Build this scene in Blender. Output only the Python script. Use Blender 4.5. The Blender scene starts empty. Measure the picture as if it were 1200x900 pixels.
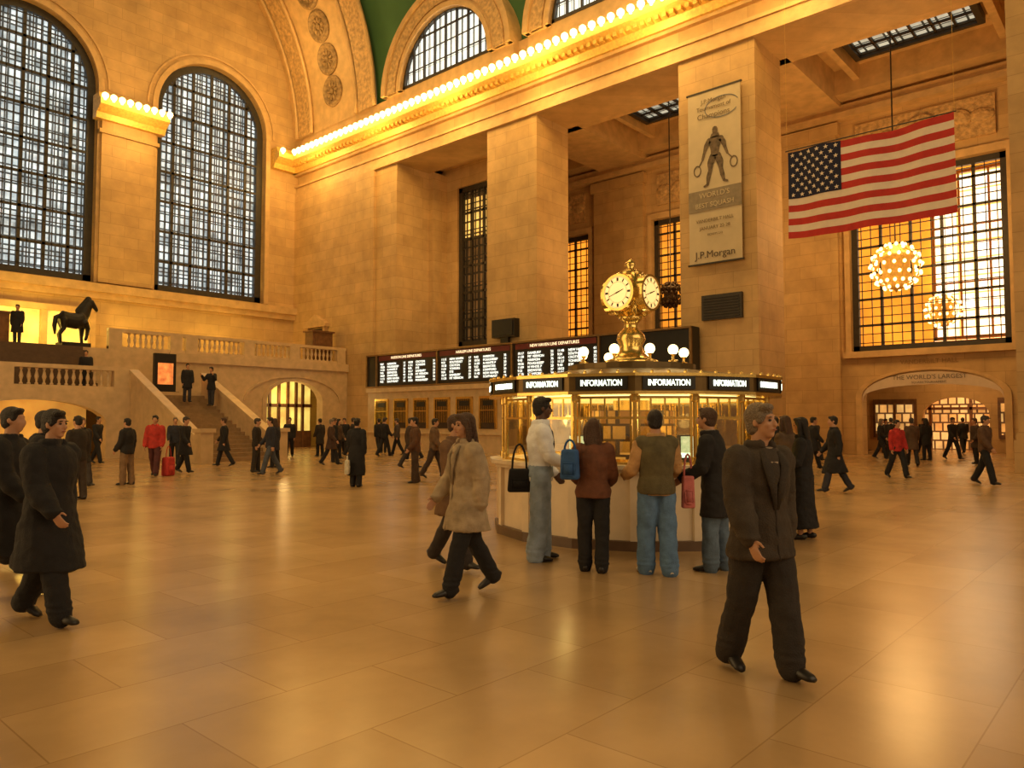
import bpy, bmesh, math, random
from mathutils import Vector, Matrix
random.seed(7)
S=bpy.context.scene
COL=S.collection
S.view_settings.view_transform='Standard'
V=Vector
rad=math.radians
# ------------------------------------------------------------ materials
MC={}
def mat(name,col,rough=.6,metal=0.,emis=0.,var=.15,scale=5.,bump=0.,bscale=40.):
    if name in MC: return MC[name]
    m=bpy.data.materials.new(name); m.use_nodes=True
    nt=m.node_tree; N=nt.nodes; L=nt.links
    b=N['Principled BSDF']
    tc=N.new('ShaderNodeTexCoord'); no=N.new('ShaderNodeTexNoise')
    no.inputs['Scale'].default_value=scale; no.inputs['Detail'].default_value=4
    L.new(tc.outputs['Object'],no.inputs['Vector'])
    r=N.new('ShaderNodeValToRGB')
    r.color_ramp.elements[0].position=.3; r.color_ramp.elements[1].position=.7
    r.color_ramp.elements[0].color=(*[c*(1-var) for c in col],1)
    r.color_ramp.elements[1].color=(*[min(1,c*(1+var)) for c in col],1)
    L.new(no.outputs['Fac'],r.inputs['Fac'])
    L.new(r.outputs['Color'],b.inputs['Base Color'])
    b.inputs['Roughness'].default_value=rough; b.inputs['Metallic'].default_value=metal
    if emis>0:
        L.new(r.outputs['Color'],b.inputs['Emission Color']); b.inputs['Emission Strength'].default_value=emis
    if bump>0:
        n2=N.new('ShaderNodeTexNoise'); n2.inputs['Scale'].default_value=bscale
        L.new(tc.outputs['Object'],n2.inputs['Vector'])
        bp=N.new('ShaderNodeBump'); bp.inputs['Strength'].default_value=bump; bp.inputs['Distance'].default_value=.05
        L.new(n2.outputs['Fac'],bp.inputs['Height']); L.new(bp.outputs['Normal'],b.inputs['Normal'])
    MC[name]=m; return m
def brickmat(name,c1,c2,mort,w,h,ms,rough,floor=False,emis=0.,bump=.15,offset=.5,nstr=.35,msm=.2,nsc=.9,det=8):
    m=bpy.data.materials.new(name); m.use_nodes=True
    nt=m.node_tree; N=nt.nodes; L=nt.links; b=N['Principled BSDF']
    g=N.new('ShaderNodeNewGeometry'); sp=N.new('ShaderNodeSeparateXYZ'); L.new(g.outputs['Position'],sp.inputs[0])
    cb=N.new('ShaderNodeCombineXYZ')
    if floor:
        L.new(sp.outputs['X'],cb.inputs['X']); L.new(sp.outputs['Y'],cb.inputs['Y'])
    else:
        a=N.new('ShaderNodeMath'); a.operation='ADD'; L.new(sp.outputs['X'],a.inputs[0]); L.new(sp.outputs['Y'],a.inputs[1])
        L.new(a.outputs[0],cb.inputs['X']); L.new(sp.outputs['Z'],cb.inputs['Y'])
    br=N.new('ShaderNodeTexBrick'); L.new(cb.outputs[0],br.inputs['Vector'])
    br.inputs['Scale'].default_value=1; br.inputs['Brick Width'].default_value=w; br.inputs['Row Height'].default_value=h
    br.inputs['Mortar Size'].default_value=ms; br.offset=offset; br.inputs['Bias'].default_value=0
    br.inputs['Mortar Smooth'].default_value=msm
    for k,c in (('Color1',c1),('Color2',c2),('Mortar',mort)): br.inputs[k].default_value=(*c,1)
    no=N.new('ShaderNodeTexNoise'); no.inputs['Scale'].default_value=nsc; no.inputs['Detail'].default_value=det; no.inputs['Roughness'].default_value=.6
    L.new(g.outputs['Position'],no.inputs['Vector'])
    rp=N.new('ShaderNodeMapRange'); rp.inputs['From Min'].default_value=.3; rp.inputs['From Max'].default_value=.7
    rp.inputs['To Min'].default_value=1-nstr; rp.inputs['To Max'].default_value=1+nstr*.5
    L.new(no.outputs['Fac'],rp.inputs['Value'])
    mx=N.new('ShaderNodeVectorMath'); mx.operation='SCALE'
    L.new(br.outputs['Color'],mx.inputs[0]); L.new(rp.outputs[0],mx.inputs['Scale'])
    L.new(mx.outputs[0],b.inputs['Base Color'])
    if emis>0:
        L.new(mx.outputs[0],b.inputs['Emission Color']); b.inputs['Emission Strength'].default_value=emis
    b.inputs['Roughness'].default_value=rough
    if floor:
        r2=N.new('ShaderNodeMapRange'); r2.inputs['To Min'].default_value=rough-.03; r2.inputs['To Max'].default_value=rough+.05
        L.new(no.outputs['Fac'],r2.inputs['Value']); L.new(r2.outputs[0],b.inputs['Roughness'])
    if bump>0:
        bp=N.new('ShaderNodeBump'); bp.inputs['Strength'].default_value=bump; bp.inputs['Distance'].default_value=.02
        inv=N.new('ShaderNodeMath'); inv.operation='SUBTRACT'; inv.inputs[0].default_value=1
        L.new(br.outputs['Fac'],inv.inputs[1]); L.new(inv.outputs[0],bp.inputs['Height']); L.new(bp.outputs['Normal'],b.inputs['Normal'])
    return m
STONE=brickmat('stone_blocks',(.55,.35,.142),(.62,.405,.175),(.43,.265,.10),1.5,.62,.010,.65,nstr=.22)
FLOOR=brickmat('marble_floor',(.415,.262,.118),(.50,.325,.15),(.34,.205,.088),1.25,.8,.006,.23,floor=True,bump=.02,nstr=.22,msm=.6,nsc=.7,det=6)
TRIM=mat('carved_stone',(.60,.39,.17),.6,var=.15,scale=2,bump=.3,bscale=6)
ORN=mat('ornament_stone',(.54,.34,.14),.6,var=.35,scale=5,bump=1.,bscale=9)
MARB=mat('pale_marble',(.60,.43,.24),.35,var=.12,scale=3)
GREEN=mat('green_vault',(.055,.15,.05),.8,var=.15,scale=.4)
GOLD=mat('gold_gilding',(.78,.50,.12),.45,metal=.15,var=.2,scale=8)
BRASS=mat('brass',(.80,.55,.17),.22,metal=.9,var=.12,scale=6)
IRON=mat('dark_iron',(.035,.028,.02),.5,var=.2)
BLACK=mat('black_board',(.012,.011,.009),.4)
BULB=mat('bulb_glow',(1,.66,.22),.4,emis=7.,var=.01)
GLOBE=mat('globe_glow',(1,.74,.32),.4,emis=4.5,var=.01)
CBULB=mat('chandelier_bulb_glow',(1,.64,.24),.4,emis=4.2,var=.01)
TXT=mat('lit_letters',(1,.85,.5),.5,emis=1.3,var=.01)
TXW=mat('white_letters',(.9,.95,.85),.5,emis=1.8,var=.01)
TXS=mat('sign_letters',(.90,1,.80),.5,emis=2.8,var=.01)
TXG=mat('grey_print',(.20,.145,.09),.7,var=.05)
GLOW=mat('warm_room_glow',(1,.58,.12),.6,emis=.95,var=.4,scale=1.2)  # emission stands in for lit rooms behind doors and cafe front
AMBER=mat('faint_amber_glow',(.8,.36,.06),.6,emis=.45,var=.4,scale=.8)  # amber light under the landing put into the wall as emission
GLOWD=mat('dim_room_glow',(1.0,.36,.03),.7,emis=.95,var=.25,scale=.5)  # lamplight of the far hall put into its wall colour as emission
DAY=brickmat('daylight_panes',(.80,.92,.95),(.40,.49,.53),(.07,.08,.08),.30,.46,.055,.5,emis=1.15,bump=0,offset=0,nstr=.85)
DAYL=brickmat('lunette_panes',(.92,.98,.90),(.80,.86,.80),(.30,.32,.28),.42,3.0,.03,.5,emis=1.25,bump=0,offset=0,nstr=.3)
DAYW=brickmat('bright_daylight',(1,.93,.70),(1,.80,.45),(.80,.45,.10),.8,1.0,.05,.5,emis=2.4,bump=0,offset=0,nstr=.25)
CREAM=mat('banner_cloth',(.60,.50,.33),.8,var=.06,scale=2)
WOOD=mat('brown_wood',(.16,.07,.025),.5,var=.3)
SHADE=mat('dark_interior',(.05,.03,.015),.8)  # flat dark colour standing in for shade inside openings
# ------------------------------------------------------------ mesh helpers
def mk(name,bm,m,parent=None,label=None,cat=None,kind=None,group=None,smooth=False,recalc=True):
    if recalc: bmesh.ops.recalc_face_normals(bm,faces=bm.faces[:])
    me=bpy.data.meshes.new(name); bm.to_mesh(me); bm.free()
    for q in (m if isinstance(m,(list,tuple)) else [m]): me.materials.append(q)
    if smooth:
        for p in me.polygons: p.use_smooth=True
    o=bpy.data.objects.new(name,me); COL.objects.link(o)
    tag(o,parent,label,cat,kind,group); return o
def tag(o,parent=None,label=None,cat=None,kind=None,group=None):
    if parent is not None: o.parent=parent
    if label: o['label']=label
    if cat: o['category']=cat
    if kind: o['kind']=kind
    if group: o['group']=group
def empty(name,loc,label,cat,group=None):
    o=bpy.data.objects.new(name,None); o.location=loc; o.empty_display_size=.2; COL.objects.link(o)
    tag(o,None,label,cat,None,group); return o
def P(pl,s,z,d):
    return V((d,s,z)) if pl=='X' else (V((s,d,z)) if pl=='Y' else V((s,z,d)))
def prism(bm,pl,poly,d0,d1,mi=0):
    a=[bm.verts.new(P(pl,s,z,d0)) for s,z in poly]; b=[bm.verts.new(P(pl,s,z,d1)) for s,z in poly]
    n=len(poly); fs=[bm.faces.new(a),bm.faces.new(b)]
    for i in range(n): fs.append(bm.faces.new((a[i],a[(i+1)%n],b[(i+1)%n],b[i])))
    for f in fs: f.material_index=mi
def box(bm,x0,x1,y0,y1,z0,z1,mi=0): prism(bm,'Z',[(x0,y0),(x1,y0),(x1,y1),(x0,y1)],z0,z1,mi)
def rect(bm,pl,s0,s1,z0,z1,d0,d1,mi=0): prism(bm,pl,[(s0,z0),(s1,z0),(s1,z1),(s0,z1)],d0,d1,mi)
def az(s,c,r,zs,rz): return zs+rz*math.sqrt(max(0,1-((s-c)/r)**2))
def archfill(bm,pl,c,r,zs,rz,zt,d0,d1,n=24,mi=0):
    for i in range(n):
        a0=math.pi*(1-i/n); a1=math.pi*(1-(i+1)/n)
        s0=c+r*math.cos(a0); s1=c+r*math.cos(a1)
        prism(bm,pl,[(s0,zs+rz*math.sin(a0)),(s1,zs+rz*math.sin(a1)),(s1,zt),(s0,zt)],d0,d1,mi)
def archring(bm,pl,c,r0,r1,zs,d0,d1,k=1.,n=28,z0=None,mi=0):
    for i in range(n):
        a0=math.pi*i/n; a1=math.pi*(i+1)/n
        q=lambda r,a:(c+r*math.cos(a), zs+r*k*math.sin(a))
        prism(bm,pl,[q(r0,a0),q(r1,a0),q(r1,a1),q(r0,a1)],d0,d1,mi)
    if z0 is not None:
        rect(bm,pl,c-r1,c-r0,z0,zs,d0,d1,mi); rect(bm,pl,c+r0,c+r1,z0,zs,d0,d1,mi)
def lathe(bm,prof,n=16,c=(0,0,0)):
    c=V(c); rings=[]
    for r,z in prof:
        rings.append([bm.verts.new(c+V((max(r,.0005)*math.cos(2*math.pi*i/n),max(r,.0005)*math.sin(2*math.pi*i/n),z))) for i in range(n)])
    for a,b in zip(rings,rings[1:]):
        for i in range(n): bm.faces.new((a[i],a[(i+1)%n],b[(i+1)%n],b[i]))
    bm.faces.new(rings[0]); bm.faces.new(rings[-1])
def loft(bm,pts,rs,side=(1,0,0),n=12):
    side=V(side); rings=[]; pts=[V(p) for p in pts]
    for i,p in enumerate(pts):
        t=(pts[min(i+1,len(pts)-1)]-pts[max(i-1,0)]).normalized()
        sd=side-t*side.dot(t)
        if sd.length<1e-3: sd=V((0,1,0))-t*t.y
        sd.normalize(); u=t.cross(sd); r=rs[i]
        a,b=r if isinstance(r,tuple) else (r,r)
        rings.append([bm.verts.new(p+sd*a*math.cos(2*math.pi*k/n)+u*b*math.sin(2*math.pi*k/n)) for k in range(n)])
    for a,b in zip(rings,rings[1:]):
        for i in range(n): bm.faces.new((a[i],a[(i+1)%n],b[(i+1)%n],b[i]))
    bm.faces.new(rings[0][::-1]); bm.faces.new(rings[-1])
def ell(bm,c,r,rot=None,u=14,v=10):
    M=Matrix.Translation(V(c))
    if rot: M=M@rot
    M=M@Matrix.Diagonal((r[0],r[1],r[2],1))
    bmesh.ops.create_uvsphere(bm,u_segments=u,v_segments=v,radius=1,matrix=M)
def limb(bm,pts,rs,n=10):
    loft(bm,pts,rs,n=n)
    for p,r in zip(pts,rs): ell(bm,p,(r*.99,)*3,u=10,v=8)
def text(name,body,size,loc,n,m,parent=None,align='CENTER',ext=.004,up=(0,0,1),xs=1.,bold=0.):
    cu=bpy.data.curves.new(name,'FONT'); cu.body=body; cu.size=size; cu.align_x=align; cu.align_y='CENTER'; cu.extrude=ext
    cu.resolution_u=3; cu.offset=bold
    o=bpy.data.objects.new(name,cu); COL.objects.link(o)
    n=V(n).normalized(); u=V(up); r=u.cross(n)
    M=Matrix((r*xs,u,n)).transposed().to_4x4(); M.translation=V(loc)
    dg=bpy.context.evaluated_depsgraph_get()
    me=bpy.data.meshes.new_from_object(o.evaluated_get(dg))
    bpy.data.objects.remove(o)
    me.transform(M); me.materials.clear(); me.materials.append(m)
    o=bpy.data.objects.new(name,me); COL.objects.link(o)
    if parent: o.parent=parent; o.matrix_parent_inverse=Matrix.Translation(-parent.location)
    return o
def rel(o,parent):
    o.parent=parent; o.matrix_parent_inverse=Matrix.Translation(-parent.location)
def copyobj(o,loc=None,parent=None,group=None):
    c=o.copy(); COL.objects.link(c)
    if loc is not None: c.location=loc
    if parent is not None: c.parent=parent
    return c
# ------------------------------------------------------------ people
CL=bpy.data.textures.new('cloth_folds','CLOUDS'); CL.noise_scale=.17
CL2=bpy.data.textures.new('fine_folds','CLOUDS'); CL2.noise_scale=.065
SK={'l':mat('skin_light',(.48,.25,.14),.55,var=.06),'d':mat('skin_dark',(.10,.045,.025),.5,var=.08)}
HAIR={'b':mat('hair_black',(.012,.008,.006),.5,var=.3,scale=60,bump=.6,bscale=90),'br':mat('hair_brown',(.07,.032,.015),.5,var=.4,scale=60,bump=.6,bscale=90),
 'g':mat('hair_grey',(.20,.15,.10),.6,var=.3,scale=60,bump=.6,bscale=90)}
EYE=mat('eye_dark',(.02,.015,.01),.2); LIP=mat('lip_tone',(.30,.10,.07),.5)
SHOE=mat('shoe_black',(.015,.012,.01),.4); SHOEW=mat('shoe_white',(.6,.55,.45),.5)
def cloth(c):
    k='fabric_%02d_%02d_%02d'%tuple(int(x*99) for x in c)
    return mat(k,c,.85,var=.25 if max(c)<.6 else .06,scale=9,bump=.25,bscale=100)
BAKE=[]
def person(x,y,f,label,H=1.72,z=0,legs=((4,3),(-3,3)),arms=((8,8,15,.05),(-5,8,15,.05)),lean=0,head=(0,0),
           lod=2,skin='l',hair=('b','short'),top=((.03,.03,.03),-.1,.02),vest=None,bottom=('pants',(.03,.03,.04),.015),shoe=None,fem=False,scarf=None,lapel=None,tie=None):
    s=H/1.75
    vb,vc=[(.0085,.012),(.013,.018),(.02,.026)][lod]
    Ln=rad(lean); U=V((0,math.sin(Ln),math.cos(Ln))); F=V((0,math.cos(Ln),-math.sin(Ln)))
    LG=[];low=9
    for i,(a,k) in enumerate(legs):
        sg=-1 if i==0 else 1
        hip=V((sg*.09,0,0)); a1=rad(a); a2=rad(a-k)
        kn=hip+.42*V((sg*.02,math.sin(a1),-math.cos(a1))); an=kn+.41*V((0,math.sin(a2),-math.cos(a2)))
        fp=0
        if a-k<-12: fp=rad(min(50,(-(a-k)-12)*1.2+5))
        fd=V((sg*.12,math.cos(fp),-math.sin(fp))).normalized(); fu=V((0,math.sin(fp),math.cos(fp)))
        for q in (an-fu*.08-fd*.06, an-fu*.08+fd*.19): low=min(low,q.z)
        LG.append((hip,kn,an,fd,fu))
    pz=-low; o0=V((0,0,pz))
    LG=[(h+o0,k+o0,a+o0,fd,fu) for h,k,a,fd,fu in LG]
    T=lambda h,yy=0,xx=0:o0+U*h+F*yy+V((xx,0,0))
    sw=.92 if fem else 1.
    rings=[(-.07,.12,.10),(.01,.165 if not fem else .17,.118),(.14,.135*(.92 if fem else 1),.10),(.29,.155*sw,.118),(.41,.168*sw,.118),(.485,.15*sw,.092),(.54,.075,.068)]
    def legs_at(h):
        ys=[];xs=[]
        for hp,kn,an,_,_ in LG:
            zz=pz+h
            if zz>kn.z: t=min(1,max(0,(hp.z-zz)/max(.01,hp.z-kn.z))); q=hp.lerp(kn,t)
            else: t=min(1,max(0,(kn.z-zz)/max(.05,kn.z-an.z))); q=kn.lerp(an,t)
            ys.append(q.y);xs.append(abs(q.x))
        return (ys[0]+ys[1])/2,abs(ys[0]-ys[1])/2,max(xs)
    A=[]
    for i,(swg,ab,eb,inn) in enumerate(arms):
        sg=-1 if i==0 else 1
        Sh=T(.475,0,sg*.172*sw); a=rad(swg); b=rad(ab)
        d1=V((sg*math.sin(b),math.sin(a)*math.cos(b),-math.cos(a)*math.cos(b)))
        E=Sh+.28*d1; a2=rad(swg+eb)
        d2=V((sg*(math.sin(b)*.3-inn),math.sin(a2),-math.cos(a2))).normalized()
        A.append((Sh,E,E+.245*d2,d2,sg))
    bm=bmesh.new()
    loft(bm,[T(h) for h,_,_ in rings]+[T(.60,.012),T(.67,.02)],[(a,b) for _,a,b in rings]+[(.057,.06),(.055,.06)],n=16)
    for hp,kn,an,fd,fu in LG:
        m1=kn.lerp(an,.3)-V((0,.012,0))
        limb(bm,[hp,hp.lerp(kn,.5),kn,m1,an],[.085,.072,.052,.053,.036])
        loft(bm,[an-fd*.05-fu*.04,an-fu*.035+fd*.03,an+fd*.12-fu*.055,an+fd*.17-fu*.062],[(.028,.03),(.034,.035),(.036,.02),(.02,.01)])
    for Sh,E,W,d,sg in A:
        limb(bm,[Sh,Sh.lerp(E,.5),E,E.lerp(W,.35),W],[.058,.047,.038,.039,.026])
        nrm=V((-sg,0,0))-d*(-sg*d.x)
        nrm.normalize(); w=d.cross(nrm)
        if w.y<0: w=-w
        loft(bm,[W-d*.01,W+d*.03,W+d*.075,W+d*.095],[(.024,.017),(.036,.016),(.041,.014),(.036,.010)],side=w,n=12)
        for j,(off,ln) in enumerate(((.030,.072),(.010,.082),(-.011,.076),(-.030,.058))):
            p0=W+d*.085+w*off; c1=(d*.92+nrm*.38).normalized(); c2=(d*.55+nrm*.83).normalized()
            p1=p0+d.lerp(c1,.5)*ln*.42; p2=p1+c1*ln*.32; p3=p2+c2*ln*.28
            limb(bm,[p0,p1,p2,p3],[.0098,.0095,.009,.008],n=8)
        b0=W+d*.03+w*.028; b1=b0+(d*.6+w*.7+nrm*.3).normalized()*.04; b2=b1+(d*.9+w*.2+nrm*.3).normalized()*.032
        limb(bm,[b0,b1,b2],[.013,.0105,.009],n=8)
    HR=(Matrix.Rotation(rad(head[0]),4,'Z')@Matrix.Rotation(-rad(head[1])-Ln*.5,4,'X'))
    Hc=T(.725,.03); hp_=lambda p:Hc+HR@V(p)
    ell(bm,hp_((0,-.012,.022)),(.073,.092,.094),HR,18,14)
    ell(bm,hp_((0,.022,-.03)),(.058,.068,.085),HR,16,12)
    ell(bm,hp_((0,.045,-.088)),(.034,.034,.026),HR)
    loft(bm,[hp_((0,.08,.012)),hp_((0,.098,-.018)),hp_((0,.10,-.034)),hp_((0,.088,-.04))],[.008,.012,.015,.008],n=8)
    ell(bm,hp_((0,.072,.026)),(.045,.018,.012),HR); ell(bm,hp_((0,.083,-.06)),(.024,.012,.009),HR)
    for sg in (-1,1):
        ell(bm,hp_((sg*.074,-.004,-.008)),(.010,.019,.031),HR)
        ell(bm,hp_((sg*.040,.058,-.025)),(.018,.02,.022),HR)
    body=mk('person',bm,SK[skin],label=label,cat='person',smooth=True)
    BAKE.append((body,vb,0))
    def part(nm,bm,m,vx,disp=.0):
        o=mk(nm,bm,m,parent=body,smooth=True)
        if vx: BAKE.append((o,vx,disp))
        return o
    if lod==0:
        for sg in (-1,1):
            e=bmesh.new(); ell(e,hp_((sg*.028,.077,.002)),(.013,.009,.008),HR); part('eye',e,EYE,0)
            e=bmesh.new(); ell(e,hp_((sg*.030,.087,.024)),(.018,.005,.0045),HR); part('eyebrow',e,HAIR[hair[0]],0)
        e=bmesh.new(); ell(e,hp_((0,.091,-.060)),(.021,.006,.006),HR); part('lips',e,LIP,0)
    bm=bmesh.new(); hc,hs=hair
    if hs!='bald':
        ell(bm,hp_((0,-.022,.036)),(.083,.098,.092),HR,18,14)
        ell(bm,hp_((0,-.045,-.02)),(.076,.068,.075),HR)
        for sg in (-1,1): ell(bm,hp_((sg*.068,.02,.02)),(.014,.025,.035),HR)
        ell(bm,hp_((.02,.055,.088)),(.055,.04,.026),HR)
        if hs=='long':
            loft(bm,[hp_((0,-.05,.04)),hp_((0,-.07,-.06)),hp_((0,-.09,-.15)),hp_((0,-.10,-.25)),hp_((0,-.09,-.29))],[(.085,.06),(.095,.055),(.10,.045),(.08,.035),(.04,.015)],side=HR@V((1,0,0)))
            for sg in (-1,1): loft(bm,[hp_((sg*.07,.01,.06)),hp_((sg*.088,.0,-.03)),hp_((sg*.085,-.01,-.13)),hp_((sg*.07,-.02,-.2))],[.02,.028,.03,.012],n=8)
        if hs=='bun': ell(bm,hp_((0,-.13,.03)),(.045,.04,.045),HR)
        if hs=='cap': ell(bm,hp_((0,.07,.05)),(.07,.07,.012),HR)
        part('hat' if hs=='cap' else 'hair',bm,HAIR[hc] if hs!='cap' else cloth((.05,.04,.04)),vc*.7,.009 if lod==0 else 0)
    def topmesh(hem,puff,sleeve=True,nk=0):
        bm=bmesh.new(); pts=[];rs=[]
        hs_=[]
        if hem<-.1:
            k=max(2,int(-hem/.12)); hs_=[hem+( -.07-hem)*i/k for i in range(k)]
        for h in hs_:
            cy,ry,rx=legs_at(h); fl=1+.12*(-h)
            pts.append(T(0)+V((0,cy,h))); rs.append(((.10+rx)*fl+puff-.01,ry+.105+puff))
        for h,a,b in rings[1 if hs_ else 0:]:
            if not hs_ and h==rings[0][0]: h=hem; a=.155;b=.115
            pts.append(T(h)); rs.append((a+puff,b+puff))
        pts.append(T(.565,.005)); rs.append((.066+nk,.068+nk))
        loft(bm,pts,rs,n=20)
        if lod<2 and sleeve:
            for k in range(14):
                a=2*math.pi*k/14
                if abs(a-math.pi/2)<.35: continue
                ell(bm,T(.572,.008+.078*math.sin(a),.076*math.cos(a)),(.024,.024,.028),u=8,v=6)
        for Sh,E,W,d,sg in A:
            if sleeve:
                q0=[Sh,Sh.lerp(E,.5),E,E.lerp(W,.5),W-d*.01]; r0=[.064+puff*.7,.056+puff*.8,.048+puff*.8,.045+puff*.8,.037+puff*.6]
                limb(bm,q0,r0,n=12)
                if lod<2:
                    for t in (.78,.92): ell(bm,Sh.lerp(E,t),(.056+puff*.8,.056+puff*.8,.016))
                    for t in (.12,.3,.95): ell(bm,E.lerp(W,t),(.050+puff*.75-.008*t,)*2+(.018,))
            else: ell(bm,Sh-V((sg*.015,0,0)),(.07+puff*.6,)*3)
        return bm
    if top: part('coat' if top[1]<-.3 else 'jacket',topmesh(top[1],top[2]),cloth(top[0]),vc,.02 if lod<2 else .0)
    if vest: part('vest',topmesh(vest[1],vest[2],False,.012),cloth(vest[0]),vc,.012 if lod<2 else .0)
    if tie:
        pf=top[2]+.014
        bm=bmesh.new(); loft(bm,[T(.14,.10+pf),T(.18,.104+pf),T(.34,.118+pf),T(.46,.10+pf),T(.55,.066+pf*.5)],[(.006,.006),(.034,.008),(.03,.008),(.02,.01),(.02,.014)],n=10); part('tie',bm,cloth(tie),0)
    if lapel and top:
        pf=top[2]+.008
        dk=cloth(tuple(c*.7 for c in top[0]))
        for sg in (-1,1):
            bm=bmesh.new(); loft(bm,[T(.16,.105+pf,sg*.008),T(.30,.122+pf,sg*.032),T(.44,.110+pf,sg*.07),T(.53,.075+pf*.6,sg*.062)],[(.012,.006),(.030,.008),(.034,.009),(.02,.012)],n=10); part('lapel',bm,dk,0)
        bm=bmesh.new(); loft(bm,[T(.26,.114+pf*.8),T(.36,.116+pf*.8),T(.46,.098+pf*.8),T(.55,.066+pf*.3)],[(.004,.006),(.02,.01),(.045,.012),(.045,.02)],n=12); part('shirt_front',bm,cloth(lapel),0)
        bm=bmesh.new(); hh=top[1]; pts=[]
        for k in range(7):
            h=hh+(.16-hh)*k/6
            if h<-.07: cy,ry,_=legs_at(h); pts.append(T(0)+V((0,cy+ry+.108+top[2],h)))
            else: pts.append(T(h,(.118 if h<.05 else .108)+top[2]+.004))
        loft(bm,pts,[(.008,.005)]*7,n=8); part('placket',bm,dk,0)
    if scarf:
        bm=bmesh.new(); ell(bm,T(.575,.01),(.085,.085,.045)); loft(bm,[T(.56,.09,.03),T(.45,.135,.035),T(.34,.15,.03)],[(.03,.02),(.035,.018),(.03,.012)]); part('scarf',bm,cloth(scarf),vc)
    bm=bmesh.new(); kind,bc,bp=bottom
    if kind=='pants':
        loft(bm,[T(.12),T(.06),T(0),T(-.07)],[(.142+bp*.5,.105+bp*.5),(.155+bp*.6,.115+bp*.6),(.168+bp*.6,.122+bp*.6),(.14,.11)],n=18)
        for hp,kn,an,fd,fu in LG:
            sh=(an-kn).normalized()
            limb(bm,[hp,hp.lerp(kn,.5),kn,kn.lerp(an,.5),an+sh*.025],[.09+bp*.6,.08+bp*.8,.063+bp,.060+bp,.052+bp*1.1],n=12)
            if lod<2:
                for t in (.12,.8,.93): ell(bm,kn.lerp(an,t),(.066+bp,.066+bp,.02))
        part('trousers',bm,cloth(bc),vc,.018 if lod<2 else .0)
    else:
        pts=[];rs=[];hem=bp
        k=6
        for i in range(k+1):
            h=hem+(0-hem)*i/k; cy,ry,rx=legs_at(h); pts.append(T(0)+V((0,cy,h))); rs.append(((.10+rx)*(1+.35*(-h)),(ry+.12)*(1+.2*(-h))))
        pts.append(T(.12)); rs.append((.145,.11)); loft(bm,pts,rs,n=20)
        part('skirt',bm,cloth(bc),vc,.02 if lod<2 else 0)
    sm=shoe or SHOE
    for hp,kn,an,fd,fu in LG:
        bm=bmesh.new(); b0=an-fu*.08; sd=fd.cross(fu)
        q=[(-.085,.03,.018,.02),(-.07,.042,.034,.040),(-.03,.048,.038,.047),(.04,.044,.043,.043),(.10,.034,.048,.033),(.155,.026,.042,.025),(.185,.02,.022,.014)]
        loft(bm,[b0+fd*a+fu*(h) for a,h,_,_ in q],[(w,hh) for _,_,w,hh in q],side=sd,n=12)
        part('shoe',bm,sm,0)
    body.scale=(s,s,s); body.location=(x,y,z)
    body.rotation_euler=(0,0,math.atan2(-f[0],f[1]))
    return body
RT=V((.664,-.748,0)); FW=V((.748,.664,0))
def fc(a,b): v=RT*a+FW*b; return (v.x,v.y)
BC=(9.65,6.16)
BLK=(.012,.011,.012); NAV=(.02,.022,.035); BRN=(.10,.045,.02); JEAN=(.10,.19,.34)
STR=((20,6),(-18,12)); STR2=((-17,12),(18,5)); SWA=((-14,8,20,.05),(16,8,25,.05))
person(6.74,5.55,fc(.95,.1),'tall person in white shirt, dark tie and blue trousers',H=1.87,lod=0,skin='d',hair=('b','short'),top=((.88,.90,.92),-.06,.022),bottom=('pants',(.34,.44,.58),.04),arms=((5,6,35,.1),(15,6,50,.1)),tie=(.02,.02,.03))
person(6.60,4.70,fc(.15,1),'person in a brown jacket and black trousers facing the booth',H=1.62,lod=0,hair=('br','long'),top=((.15,.055,.025),-.06,.035),bottom=('pants',BLK,.02),fem=True,arms=((12,10,55,.15),(10,10,50,.15)))
person(6.92,4.12,fc(-.2,1),'person in an olive vest over a tan sweater and blue jeans',H=1.71,lod=0,hair=('b','short'),top=((.50,.29,.12),-.06,.028),vest=((.11,.09,.04),-.05,.045),bottom=('pants',JEAN,.035),shoe=SHOEW,arms=((12,16,60,.12),(12,16,55,.12)),legs=((6,3),(-6,3)),head=(-15,0))
person(7.50,3.74,fc(-.85,.5),'person in a black coat and jeans leaning toward the booth',H=1.74,lod=0,hair=('br','short'),top=(BLK,-.32,.03),bottom=('pants',(.10,.15,.22),.025),lean=5,arms=((10,8,50,.15),(10,8,60,.15)),head=(0,-10),scarf=(.25,.22,.18))
person(4.66,2.02,fc(.35,-.9),'person in a dark jacket and black trousers walking',H=1.69,lod=0,hair=('g','short'),top=((.045,.032,.02),-.16,.045),bottom=('pants',(.025,.019,.015),.035),legs=((12,3),(-9,12)),arms=((-9,9,15,.03),(10,9,20,.03)),head=(20,-5),lapel=(.36,.27,.19))
person(10.3,3.85,fc(-.9,.5),'person in a long black coat standing by the booth counter',H=1.64,lod=0,hair=('b','long'),top=(BLK,-.3,.025),bottom=('skirt',(.012,.011,.014),-.74),fem=True,arms=((10,8,70,.15),(15,8,60,.15)))
person(12.0,4.75,fc(-.6,.9),'person in a grey brown coat at the booth counter',H=1.68,lod=1,hair=('br','long'),top=((.09,.055,.03),-.3,.03),bottom=('pants',BLK,.02),fem=True)
person(17.3,5.76,fc(-1,.2),'person in a black overcoat walking across the hall',H=1.7,lod=1,top=(BLK,-.45,.03),legs=STR,arms=SWA)
person(4.95,4.95,fc(-.85,-.45),'person in a light beige coat and dark trousers walking',H=1.66,lod=0,hair=('br','long'),top=((.38,.29,.18),-.28,.045),bottom=('pants',BLK,.02),legs=((17,4),(-16,14)),arms=SWA,fem=True,scarf=(.2,.13,.08),lapel=(.3,.2,.12))
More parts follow.
